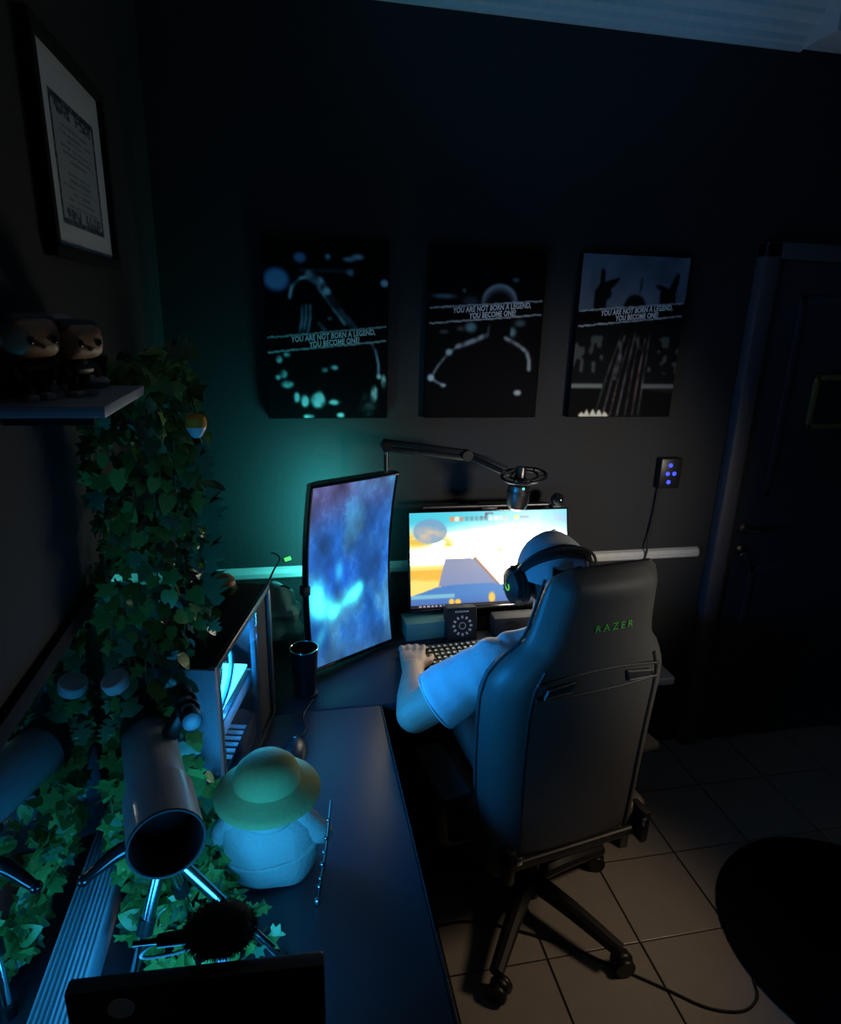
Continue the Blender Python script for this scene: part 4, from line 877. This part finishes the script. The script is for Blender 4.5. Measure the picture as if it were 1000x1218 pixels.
# ------------------------------------------------------------------ telescope on a small tripod
te = thing('telescope', 'grey telescope on a chrome tripod at the near end of the desk', 'telescope', (-.20, .90, .75))
tf = V((-.197, .805, 1.070)); trr = V((-.282, 1.105, 1.040)); td = (trr-tf).normalized(); TL = (trr-tf).length
TM = axis_m(tf, td)
bm = NB(); lathe(bm, [(.0545, 0), (.0545, .118), (.0500, .1185), (.047, .1185)], TM, 48, caps=False); lathe(bm, [(.0545, 0), (.052, 0), (.052, .10)], TM, 48, caps=False); obj('dew_shield', bm, 'telescope', te, angle=50)
bm = NB(); lathe(bm, [(.0475, .118), (.0475, TL), (.044, TL+.004), (0, TL+.004)], TM, 48, caps=False); obj('tube', bm, 'telescope', te, angle=50)
bm = NB(); lathe(bm, [(.0515, .002), (.0515, .10), (.0, .098)], TM, 48, caps=False); obj('inner_baffle', bm, 'frame_black', te)
bm = NB(); ring(bm, tf, .0538, .0538, .0022, td, 48, 8); obj('rim', bm, 'black_matte', te)
bm = NB(); lathe(bm, [(.046, .085), (.03, .080), (0, .078)], TM, 40, caps=False); obj('objective_lens', bm, 'black_gloss', te)
bm = NB(); lathe(bm, [(.049, TL-.01), (.049, TL+.02), (.030, TL+.026), (.024, TL+.06), (0, TL+.06)], TM, 32, caps=False); fo = obj('focuser', bm, 'black_plastic', te)
pv = tf+td*(TL+.045)
for s in (-1, 1):
    bm = NB(); lathe(bm, [(.014, 0), (.014, .012), (0, .013)], axis_m(pv+V((s*.03, 0, -.012)), (s, 0, 0)), 18); tube(bm, [pv+V((0, 0, -.012)), pv+V((s*.03, 0, -.012))], .004, 8); obj('focus_knob', bm, 'steel', fo)
# star diagonal and eyepiece rising behind the tube towards the mirror
dg_ = tf+td*(TL+.045); ed = V((-.29, -.26, .92)).normalized()
bm = NB(); tube(bm, [dg_-td*.01, dg_+td*.022, dg_+td*.026+ed*.02, dg_+td*.026+ed*.10], [.018, .019, .018, .017], 16, 4); obj('star_diagonal', bm, 'black_plastic', fo)
bm = NB(); lathe(bm, [(.015, 0), (.018, .008), (.025, .012), (.0255, .030), (.023, .033), (0, .031)], axis_m(dg_+td*.026+ed*.10, ed), 24, caps=False); obj('eyepiece', bm, 'eyepiece_white', fo)
# finder scope, up and to the right of the tube
up_ = td.cross(V((1, 0, 0))).normalized(); up_ = up_ if up_.z > 0 else -up_; rt = V((1, .25, 0)).normalized()
fa = V((-.183, 1.0, 1.140)); fb = fa+td*.125
bm = NB(); lathe(bm, [(0, .003), (.0165, .003), (.0175, 0), (.0175, .022), (.0125, .026), (.0125, .035)], axis_m(fa, td), 24, caps=False); fi = obj('finder_scope', bm, 'black_plastic', te)
bm = NB(); lathe(bm, [(.0125, .035), (.0125, .055), (.0145, .056), (.0145, .062), (.0125, .063), (.0125, .085)], axis_m(fa, td), 20, caps=False); obj('finder_tube', bm, 'telescope', fi)
bm = NB(); lathe(bm, [(.014, .085), (.016, .09), (.016, .12), (0, .121)], axis_m(fa, td), 20, caps=False); obj('finder_eyepiece', bm, 'black_plastic', fi)
bm = NB(); lathe(bm, [(0, 0), (.0163, 0), (.0163, -.0015), (0, -.003)], axis_m(fa, td), 24, caps=False); obj('finder_lens', bm, 'lens_blue', fi)
bm = NB(); box(bm, -.012, .012, -.012, .012, 0, .05, .003, axis_m(fa+td*.06-up_*.050-rt*.035, up_*.9+rt*.6)); ring(bm, fa+td*.045, .017, .017, .004, td, 24, 6); ring(bm, fa+td*.078, .017, .017, .004, td, 24, 6); obj('finder_bracket', bm, 'black_plastic', te)
# mount head, pan handle, tripod
mh = tf+td*.13+V((0, 0, -.055))
bm = NB(); box(bm, -.022, .022, -.045, .045, -.012, .010, .004, Matrix.Translation(mh) @ Matrix.Rotation(.28, 4, 'Z')); tube(bm, [mh, mh+V((0, 0, -.055))], [.018, .022], 14); obj('mount_head', bm, 'black_plastic', te)
apx = mh+V((0, 0, -.055))
bm = NB(); tube(bm, [mh+V((-.005, -.02, -.015)), mh+V((-.055, -.035, -.018)), mh+V((-.105, -.060, -.040))], [.008, .013, .008], 12, 6); ell(bm, mh+V((-.108, -.061, -.042)), (.010, .010, .010), None, 12, 8); obj('pan_handle', bm, 'black_gloss', te)
for ft in (V((-.285, .835, .7525)), V((-.205, .955, .7525)), V((-.045, .85, .7525))):
    md = apx.lerp(ft, .55); bm = NB(); tube(bm, [apx, md], .0105, 14); lg = obj('tripod_leg', bm, 'steel', te)
    bm = NB(); tube(bm, [md, ft+V((0, 0, .006))], .0078, 14); obj('lower_leg', bm, 'chrome', lg)
    bm = NB(); lathe(bm, [(.0135, -.012), (.0135, .012)], axis_m(md, ft-apx), 14); obj('leg_clamp', bm, 'black_plastic', lg)
    bm = NB(); lathe(bm, [(.011, -.0065), (.0115, .004), (.008, .014)], Matrix.Translation(ft+V((0, 0, .0045))), 14); obj('rubber_foot', bm, 'black_plastic', lg)
bm = NB(); lathe(bm, [(.03, 0), (.034, .006), (.03, .014)], Matrix.Translation(apx+V((0, 0, -.008))), 20); obj('tripod_crown', bm, 'black_plastic', te)

# ------------------------------------------------------------------ plain cloth doll and rod beside it
dl = thing('cloth_doll', 'faceless cloth doll in cream robe and round green hat beside the telescope', 'doll', (-.066, 1.055, .7505))
D0 = Matrix.Translation((-.066, 1.055, .7505)) @ Matrix.Rotation(-.12, 4, 'Z')
bm = NB(); n = 40; prev = None; rr = []
for i, (r, z) in enumerate(((.070, 0), (.078, .010), (.081, .04), (.082, .08), (.080, .115), (.070, .140), (.050, .156), (.030, .166))):
    rr.append([bm.verts.new(D0 @ V((r*1.12*math.cos(a)*(1+.03*math.sin(5*a+i*.7)), r*.82*math.sin(a)*(1+.03*math.sin(6*a)), z+.004*math.sin(3*a+i)))) for a in np.linspace(0, 2*PI, n+1)[:-1]])
for a, b in zip(rr, rr[1:]):
    for k in range(n): bm.faces.new((a[k], a[(k+1) % n], b[(k+1) % n], b[k]))
bm.faces.new(rr[0]); bm.faces.new(rr[-1][::-1]); obj('robe', bm, 'plush_cream', dl, angle=80)
for s in (-1, 1):
    bm = NB(); cap(bm, D0 @ V((s*.058, -.012, .135)), .026, D0 @ V((s*.094, -.002, .085)), .024); cap(bm, D0 @ V((s*.094, -.002, .085)), .024, D0 @ V((s*.102, .01, .070)), .022); melt('sleeve', bm, .005, 'plush_cream', dl, 4)
    bm = NB(); ell(bm, D0 @ V((s*.106, .016, .058)), (.012, .014, .014), None, 12, 8); obj('mitten', bm, 'plush_cream', dl)
bm = NB(); ring(bm, D0 @ V((0, 0, .150)), .060, .048, .013, (0, 0, 1), 36, 8); obj('collar', bm, 'plush_cream', dl)
bm = NB(); tube(bm, [D0 @ V((.092*math.cos(a), .068*math.sin(a), .060+.012*math.cos(a))) for a in np.linspace(0, 2*PI, 37)[:-1]], .004, 6, closed=True); obj('sash', bm, 'plush_cream', dl)
bm = NB(); lathe(bm, [(0, .155), (.045, .160), (.062, .185), (.060, .205), (.05, .225), (0, .226)], D0, 32, caps=False); obj('head', bm, 'plush_green', dl)
bm = NB(); lathe(bm, [(.064, .196), (.064, .215), (.057, .236), (.042, .251), (.020, .257), (0, .258)], D0, 36, caps=False); ha = obj('hat_crown', bm, 'plush_green', dl)
bm = NB(); lathe(bm, [(.064, .210), (.075, .203), (.092, .194), (.100, .187), (.101, .183), (.092, .188), (.074, .197), (.062, .203)], D0, 40, caps=False); obj('hat_brim', bm, 'plush_green', ha)
rd = thing('beaded_rod', 'thin beaded metal rod leaning beside the cloth doll', 'rod', (.022, .955, .7505))
r0, r1 = V((.020, .950, .758)), V((.052, 1.02, .925))
bm = NB(); tube(bm, [r0, r0.lerp(r1, .5)+V((.003, 0, 0)), r1], [.0035, .003, .0022], 8, 4); obj('rod', bm, 'metal_dark', rd)
for k, r in ((.0, .0075), (.14, .005), (.22, .0042), (.36, .005), (.48, .004), (.62, .0045), (.80, .004)):
    bm = NB(); ell(bm, r0.lerp(r1, k), (r, r, r*1.1), None, 12, 8); obj('bead', bm, 'steel', rd)

# ------------------------------------------------------------------ near edge: light panel seen from behind, furry microphone
lp = thing('light_panel', 'flat black light panel seen from behind at the bottom edge', 'light', (-.13, .62, .7505))
LP = Matrix.Translation((-.13, .625, .7505)) @ Matrix.Rotation(math.radians(-3), 4, 'Z')
obj('housing', box(NB(), -.155, .150, -.014, .008, .16, .292, .005, LP), 'black_plastic', lp)
obj('diffuser', box(NB(), -.145, .140, .0085, .011, .17, .284, .001, LP), 'panel_glow', lp)  # assumed glowing front, faces away from view
bm = NB(); tube(bm, [LP @ V((0, -.004, .172)), LP @ V((0, -.004, .03))], .010, 12); lathe(bm, [(.06, 0), (.06, .010), (.014, .02), (0, .02)], LP @ Matrix.Translation((0, -.004, 0)), 28); obj('stand', bm, 'black_plastic', lp)
bm = NB(); lathe(bm, [(.0155, 0), (.0155, .0015), (0, .0016)], LP @ Matrix.Translation((-.092, -.0145, .262)) @ Matrix.Rotation(PI/2, 4, 'X'), 24); obj('round_sticker', bm, 'sticker', lp)
fm = thing('furry_microphone', 'black furry microphone windscreen on a small stick by the tripod', 'microphone', (-.105, .66, .7505))
fc = V((-.109, .655, 1.066))
bm = NB(); cap(bm, fc+V((-.012, 0, .0)), .026, fc+V((.012, 0, .004)), .029); cr_ = obj('windscreen_core', bm, 'fur', fm)
bm = NB(); random.seed(8)
for k in range(2600):
    d = V((random.gauss(0, 1), random.gauss(0, 1), random.gauss(0, 1))).normalized(); p = fc+V((d.x*.040, d.y*.027, d.z*.027)); L = random.uniform(.006, .012); e = (d+V((random.uniform(-.5, .5), random.uniform(-.5, .5), random.uniform(-.6, .3)))).normalized()
    u_ = frame_from(e)[0]*.0009; a = bm.verts.new(p-u_); b = bm.verts.new(p+u_); c = bm.verts.new(p+e*L); bm.faces.new((a, b, c))
tag(obj('fur', bm, 'fur', fm, smooth=False), kind='stuff')
bm = NB(); tube(bm, [fc+V((-.03, 0, -.003)), fc+V((-.075, .002, -.006))], [.010, .008], 12); tube(bm, [fc+V((-.07, .002, -.006)), fc+V((-.105, .003, -.006))], [.004, .003], 8); obj('capsule', bm, 'black_plastic', fm)
bm = NB(); tube(bm, [fc+V((0, 0, -.02)), (-.108, .655, .90), (-.105, .66, .775)], .008, 10, 3); obj('stick', bm, 'black_plastic', fm)
bm = NB(); lathe(bm, [(.030, 0), (.030, .012), (.010, .022), (0, .022)], Matrix.Translation((-.105, .662, .7505)), 20); obj('foot', bm, 'black_plastic', fm)
bm = NB(); tube(bm, [fc+V((-.02, .012, -.03)), fc+V((-.06, .015, -.046)), fc+V((-.10, .013, -.042)), fc+V((-.085, .01, -.02)), fc+V((-.055, .01, -.012))], .0022, 6, 5); obj('wire_loop', bm, 'cable', fm)

# ------------------------------------------------------------------ shelf, figures and plant on the left wall
XS = -.235
sf = thing('wall_shelf', 'white floating shelf on the left wall holding toy figures', 'shelf', (XL, 1.0, 1.68))
bm = NB(); box(bm, XL+.0005, XS, .895, 1.175, 1.679, 1.694, .0015); obj('board', bm, 'shelf_white', sf)
bm = NB()
for y in (.95, 1.12): box(bm, XL+.0006, XS-.03, y, y+.012, 1.660, 1.6788, .002)
obj('bracket', bm, 'frame_black', sf)
def figure(loc, rot, s, hair, suit, skin, label):
    t = thing('toy_figure', label, 'toy', loc, rot, 'toy figures on the wall shelf'); M = Matrix.Diagonal((s, s, s, 1))
    def add(nm, bm_, m_, p=t):
        for v in bm_.verts: v.co = M @ v.co
        return obj(nm, bm_, m_, p, local=True)
    bm = NB(); box(bm, -.019, .019, -.016, .016, .030, .046, .008, seg=3); ell(bm, (0, 0, .046), (.017, .014, .010)); add('torso', bm, suit)
    for q in (-1, 1):
        bm = NB(); tube(bm, [(q*.009, 0, .032), (q*.012, 0, .008)], [.008, .007], 10); add('leg', bm, suit)
        bm = NB(); box(bm, q*.012-.008, q*.012+.008, -.016, .009, 0, .009, .003); add('shoe', bm, 'vinyl_grey')
        bm = NB(); tube(bm, [(q*.018, 0, .046), (q*.026, -.006, .036), (q*.024, -.012, .027)], [.006, .0055, .005], 10, 3); add('arm', bm, suit)
    bm = NB(); box(bm, -.033, .033, -.028, .028, .052, .100, .017, seg=4); hd_ = add('head', bm, skin)
    for q in (-1, 1):
        bm = NB(); ell(bm, (q*.016, -.0285, .074), (.0045, .0015, .0055), None, 10, 6); add('eye', bm, 'black_gloss', hd_)
        bm = NB(); ell(bm, (q*.034, .002, .074), (.004, .006, .008), None, 10, 6); add('ear', bm, skin, hd_)
    bm = NB(); box(bm, -.035, .035, -.020, .031, .082, .105, .012, seg=3); box(bm, -.035, .035, .008, .031, .058, .09, .008); add('hair', bm, hair, hd_)
    bm = NB(); ell(bm, (0, -.0295, .066), (.004, .003, .003), None, 8, 6); add('nose', bm, skin, hd_)
    return t
figure((-.292, 1.000, 1.6945), 1.05, 1.0, 'vinyl_dark', 'vinyl_dark', 'vinyl_skin', 'big-headed toy figure with tan face at the front of the shelf')
figure((-.342, 1.055, 1.6945), .95, 1.05, 'vinyl_grey', 'vinyl_dark', 'vinyl_skin', 'big-headed toy figure with pale hair in the middle of the shelf')
figure((-.335, .950, 1.6945), 1.0, 1.08, 'vinyl_dark', 'vinyl_dark', 'vinyl_skin', 'dark big-headed toy figure nearest the left edge of the photo')
oc = V((-.30, 1.10, 1.6945))
ow = thing('white_pebble', 'smooth pale oval box on the shelf beside the figures', 'ornament', tuple(oc))
bm = NB(); ell(bm, oc+V((0, 0, .010)), (.024, .020, .0098), None, 20, 10); obj('lid', bm, 'vinyl_grey', ow); bm = NB(); ring(bm, oc+V((0, 0, .009)), .0242, .0202, .0012, (0, 0, 1), 30, 6); obj('seam', bm, 'vinyl_dark', ow)

# ------------------------------------------------------------------ ivy
def leaf_mesh(name, outline, m_, fold=.18, droop=.25):
    bm = NB(); mid = [(0, 0), (0, .35), (0, .68), (0, 1.0)]
    def zf(x, y): return -fold*abs(x)*-1*.6 - droop*(y-.2)**2*.5 + .02*math.sin(9*x+5*y)
    L = [bm.verts.new((x, y, zf(x, y))) for x, y in outline]; Rr = [bm.verts.new((-x, y, zf(x, y))) for x, y in outline]; Mi = [bm.verts.new((x, y, zf(x, y))) for x, y in mid]
    n = len(outline)
    for S, fl in ((L, 0), (Rr, 1)):
        ch_ = [Mi[0]]+S+[Mi[3]]
        # fan towards midrib points
        for i in range(len(ch_)-1):
            yy = (ch_[i].co.y+ch_[i+1].co.y)/2; c = Mi[1] if yy < .5 else Mi[2]
            if c in (ch_[i], ch_[i+1]): continue
            bm.faces.new((ch_[i], ch_[i+1], c) if not fl else (ch_[i+1], ch_[i], c))
        bm.faces.new((Mi[1], Mi[2], S[n//2]) if fl else (Mi[2], Mi[1], S[n//2])) if True else None
    bmesh.ops.remove_doubles(bm, verts=bm.verts[:], dist=1e-5)
    me = bpy.data.meshes.new(name); bm.to_mesh(me); bm.free(); me.materials.append(MATS[m_]); me.polygons.foreach_set('use_smooth', [True]*len(me.polygons)); return me
IVY = [(.22, -.12), (.50, -.02), (.30, .22), (.58, .48), (.24, .56), (.12, .80)]
HEART = [(.18, -.10), (.36, .02), (.44, .25), (.38, .50), (.24, .74), (.10, .92)]
MON = [(.22, -.10), (.46, .06), (.20, .14), (.52, .26), (.18, .34), (.50, .48), (.16, .54), (.42, .70), (.12, .74), (.22, .90)]
LEAF = [leaf_mesh('ivy_leaf', IVY, m_) for m_ in ('leaf', 'leaf_light', 'leaf_dark', 'leaf_blue')]
LH = [leaf_mesh('heart_leaf', HEART, m_) for m_ in ('leaf', 'leaf_dark', 'leaf_light')]
LM = [leaf_mesh('split_leaf', MON, m_, .1, .15) for m_ in ('leaf', 'leaf_blue')]
def vine(name, label, group, path, nl, size, pool, hang=1., out=V((.5, -.8, .1)), spread=.02, zmin=.757):
    P = catmull(path, 8); t = thing(name, label, 'plant', tuple(P[0]), 0, group); inv = W(t).inverted()
    bm = NB(); tube(bm, P[::2] if len(P) > 12 else P, [.0022, .0016], 5); obj('stem', bm, 'stem', t)
    for k in range(nl):
        f = (k+.5)/nl*(len(P)-1); i = int(f); p = P[i].lerp(P[min(i+1, len(P)-1)], f-i)
        rd_ = V((random.gauss(0, 1), random.gauss(0, 1), random.gauss(0, .6))); off = (rd_.normalized()*.6+out*.8).normalized()
        q = p+off*random.uniform(.2, 1)*spread
        yv = (V((0, 0, -hang))+off*random.uniform(.3, .9)+V((random.gauss(0, .35), random.gauss(0, .25), random.gauss(0, .25)))).normalized()
        zv = (off+V((random.gauss(0, .35), random.gauss(0, .35), random.uniform(0, .7)))); zv = (zv-yv*zv.dot(yv))
        if zv.length < 1e-3: continue
        zv.normalize(); xv = yv.cross(zv); s = size*random.uniform(.65, 1.2)
        tip = q+yv*s
        if tip.z < zmin or q.z < zmin: yv.z = abs(yv.z)*.3; yv.normalize(); xv = yv.cross(zv).normalized(); zv = xv.cross(yv); q.z = max(q.z, zmin+.012)
        if q.y < 1.0 and q.z < .86 and min(q.x, (q+yv*s).x) < -.315: q.x += -.315-min(q.x, (q+yv*s).x)
        tip = q+yv*s
        if min(q.x, tip.x) < XL+.022: q.x += XL+.022-min(q.x, tip.x)
        M = Matrix((xv*s, yv*s, zv*s)).transposed().to_4x4(); M.translation = q
        inst('leaf', random.choice(pool), inv @ M, t)
    return t
random.seed(21)
HL = 'green vine hanging in the leafy tangle below the white shelf'; HG = 'vines hanging from the wall shelf'
hang_spec = [  # start, then droop points
    [(-.27, 1.16, 1.715), (-.215, 1.235, 1.73), (-.19, 1.26, 1.66), (-.195, 1.27, 1.50), (-.20, 1.26, 1.34), (-.195, 1.25, 1.17)],
    [(-.28, 1.16, 1.715), (-.23, 1.23, 1.725), (-.215, 1.25, 1.62), (-.22, 1.25, 1.45), (-.215, 1.24, 1.28), (-.225, 1.20, 1.16), (-.225, 1.13, 1.08)],
    [(-.29, 1.17, 1.715), (-.24, 1.27, 1.72), (-.225, 1.30, 1.63), (-.23, 1.30, 1.44), (-.22, 1.29, 1.30), (-.215, 1.27, 1.19)],
    [(-.30, 1.15, 1.71), (-.26, 1.21, 1.71), (-.25, 1.22, 1.58), (-.255, 1.21, 1.40), (-.26, 1.19, 1.22), (-.25, 1.14, 1.09), (-.23, 1.11, .98)],
    [(-.31, 1.15, 1.71), (-.29, 1.20, 1.70), (-.285, 1.21, 1.58), (-.29, 1.21, 1.42), (-.29, 1.19, 1.25), (-.28, 1.13, 1.12)],
    [(-.32, 1.14, 1.705), (-.31, 1.19, 1.68), (-.31, 1.20, 1.55), (-.315, 1.20, 1.38), (-.32, 1.18, 1.20), (-.31, 1.13, 1.06), (-.30, 1.10, .95)],
    [(-.335, 1.14, 1.70), (-.335, 1.18, 1.66), (-.335, 1.19, 1.54), (-.34, 1.19, 1.41), (-.345, 1.17, 1.28)],
    [(-.28, 1.18, 1.715), (-.25, 1.28, 1.71), (-.24, 1.32, 1.60), (-.245, 1.33, 1.42), (-.24, 1.33, 1.25), (-.235, 1.32, 1.17)],
    [(-.26, 1.15, 1.705), (-.24, 1.19, 1.69), (-.235, 1.20, 1.56), (-.24, 1.19, 1.36), (-.235, 1.17, 1.20), (-.22, 1.12, 1.05), (-.20, 1.10, .93)],
    [(-.34, 1.15, 1.70), (-.35, 1.20, 1.62), (-.352, 1.22, 1.45), (-.352, 1.20, 1.25), (-.345, 1.13, 1.05), (-.33, 1.06, .90)],
    [(-.25, 1.18, 1.715), (-.205, 1.28, 1.715), (-.185, 1.31, 1.60), (-.185, 1.32, 1.42), (-.185, 1.30, 1.28)]]
for i, p in enumerate(hang_spec): vine('ivy_vine', HL, HG, p, 60, .036, LEAF+LH if i % 3 else LEAF+LH[:1]+LM, 1.0, V((.35, -.75, .05)), .028)
# three big split leaves at the top and side of the tangle
tpv = thing('split_leaf_plant', 'split-leaf stem at the top right of the hanging tangle', 'plant', (-.25, 1.17, 1.705)); inv = W(tpv).inverted()
bm = NB(); tube(bm, [(-.25, 1.17, 1.705), (-.22, 1.22, 1.75), (-.19, 1.25, 1.73), (-.17, 1.27, 1.62), (-.17, 1.27, 1.40)], .002, 5, 6); obj('stem', bm, 'stem', tpv)
for q, yv, s in (((-.215, 1.23, 1.745), (.5, -.3, .0), .075), ((-.175, 1.27, 1.47), (.25, -.1, -1), .085), ((-.175, 1.27, 1.38), (.15, -.2, -1), .075), ((-.185, 1.26, 1.56), (.5, -.2, -.9), .065), ((-.185, 1.27, 1.31), (.4, -.3, -.9), .08)):
    yv = V(yv).normalized(); zv = V((.2, -.8, .6)); zv = (zv-yv*zv.dot(yv)).normalized(); M = Matrix((yv.cross(zv)*s, yv*s, zv*s)).transposed().to_4x4(); M.translation = V(q); inst('leaf', LM[1], inv @ M, tpv)
# pot hidden by the leaves
pt = thing('plant_pot', 'dark pot at the far end of the shelf under the ivy', 'pot', (-.315, 1.135, 1.6945))
bm = NB(); lathe(bm, [(0, 0), (.022, 0), (.028, .04), (.030, .042), (.030, .046), (.026, .046), (.024, .036), (0, .034)], Matrix.Translation((-.315, 1.135, 1.6945)), 24, caps=False); obj('pot', bm, 'vinyl_dark', pt)
bm = NB(); lathe(bm, [(.024, .0345), (0, .036)], Matrix.Translation((-.315, 1.135, 1.6945)), 20, caps=False); obj('soil', bm, 'hair', pt)
# orange and white hanging ornament
oo = V((-.166, 1.20, 1.622))
og = thing('orange_ornament', 'small orange and white ornament hanging among the ivy leaves', 'ornament', tuple(oo))
bm = NB(); lathe(bm, [(0, .016), (.010, .0155), (.017, .011), (.0190, .003), (.0185, -.007)], Matrix.Translation(oo), 24, caps=False); obj('orange_top', bm, 'orange', og)
bm = NB(); lathe(bm, [(.0180, -.007), (.015, -.014), (.010, -.023), (.006, -.027), (0, -.028)], Matrix.Translation(oo), 24, caps=False); obj('white_cup', bm, 'white_plastic', og)
bm = NB(); tube(bm, [oo+V((0, 0, .013)), oo+V((-.005, .01, .04)), oo+V((-.02, .03, .09))], .0012, 5, 4); obj('string', bm, 'cable', og)
random.seed(77)
DL = 'ivy runner trailing over the desk between mirror and telescope'; DG = 'ivy runners on the side desk'
desk_spec = [
    [(-.32, 1.16, .86), (-.29, 1.08, .84), (-.285, 1.0, .81), (-.27, .92, .78), (-.25, .85, .77)],
    [(-.31, 1.14, .93), (-.30, 1.06, .90), (-.30, .99, .86), (-.29, .94, .80), (-.27, .90, .775)],
    [(-.24, 1.12, .92), (-.22, 1.06, .86), (-.19, 1.02, .81), (-.17, .97, .785), (-.16, .92, .775), (-.14, .88, .77)],
    [(-.20, 1.13, .90), (-.17, 1.11, .88), (-.165, 1.08, .84), (-.175, 1.03, .80), (-.19, .96, .775)],
    [(-.345, 1.20, 1.00), (-.34, 1.14, .97), (-.335, 1.08, .95), (-.325, 1.02, .91), (-.32, .98, .87)],
    [(-.28, 1.05, .80), (-.25, .98, .78), (-.22, .92, .775), (-.18, .87, .77), (-.12, .84, .77), (-.07, .90, .772)],
    [(-.30, 1.10, .82), (-.28, 1.02, .80), (-.26, .95, .775), (-.24, .88, .77), (-.22, .80, .77)],
    [(-.345, 1.24, 1.08), (-.35, 1.18, 1.06), (-.345, 1.12, 1.02), (-.345, 1.06, .99), (-.335, 1.02, .95)],
    [(-.335, 1.13, .90), (-.32, 1.08, .88), (-.315, 1.02, .84), (-.30, .96, .82), (-.29, .90, .79)],
    [(-.30, 1.17, 1.02), (-.32, 1.12, .99), (-.33, 1.07, .94), (-.325, 1.03, .88), (-.32, .99, .85)],
    [(-.28, 1.16, .97), (-.29, 1.11, .93), (-.30, 1.05, .89), (-.295, 1.0, .84), (-.28, .95, .79)],
    [(-.20, 1.10, .82), (-.18, 1.06, .79), (-.16, 1.0, .775), (-.13, .95, .77), (-.10, .93, .77)]]
for i, p in enumerate(desk_spec): vine('ivy_runner', DL, DG, p, 40, .034, [LEAF[0], LEAF[1], LEAF[1], LEAF[3], LH[2]], .35, V((.25, -.6, .7)), .03)

# ------------------------------------------------------------------ floor things on the right
rg = thing('round_rug', 'round black rug lying on the tiles at the lower right', 'rug', (1.67, 1.19, 0))
RG = Matrix.Translation((1.67, 1.19, .0006))
bm = NB(); lathe(bm, [(0, 0), (.395, 0), (.395, .011), (.30, .013), (.15, .013), (0, .0135)], RG, 72, caps=False); obj('pile', bm, 'rug', rg)
bm = NB(); tube(bm, [RG @ V((.402*math.cos(a), .402*math.sin(a), .008)) for a in np.linspace(0, 2*PI, 97)[:-1]], .008, 8, closed=True); obj('bound_edge', bm, 'rug', rg)
bm = NB(); tube(bm, [(.30, 1.46, .004), (.50, 1.47, .004), (.72, 1.37, .004), (.86, 1.27, .004), (.99, 1.17, .004), (1.08, 1.10, .004), (1.17, 1.075, .004), (1.235, 1.10, .004), (1.262, 1.15, .004)], .004, 6, 8)
tag(obj('floor_cable', bm, 'cable'), 'black cable snaking over the floor tiles past the chair', 'cable')
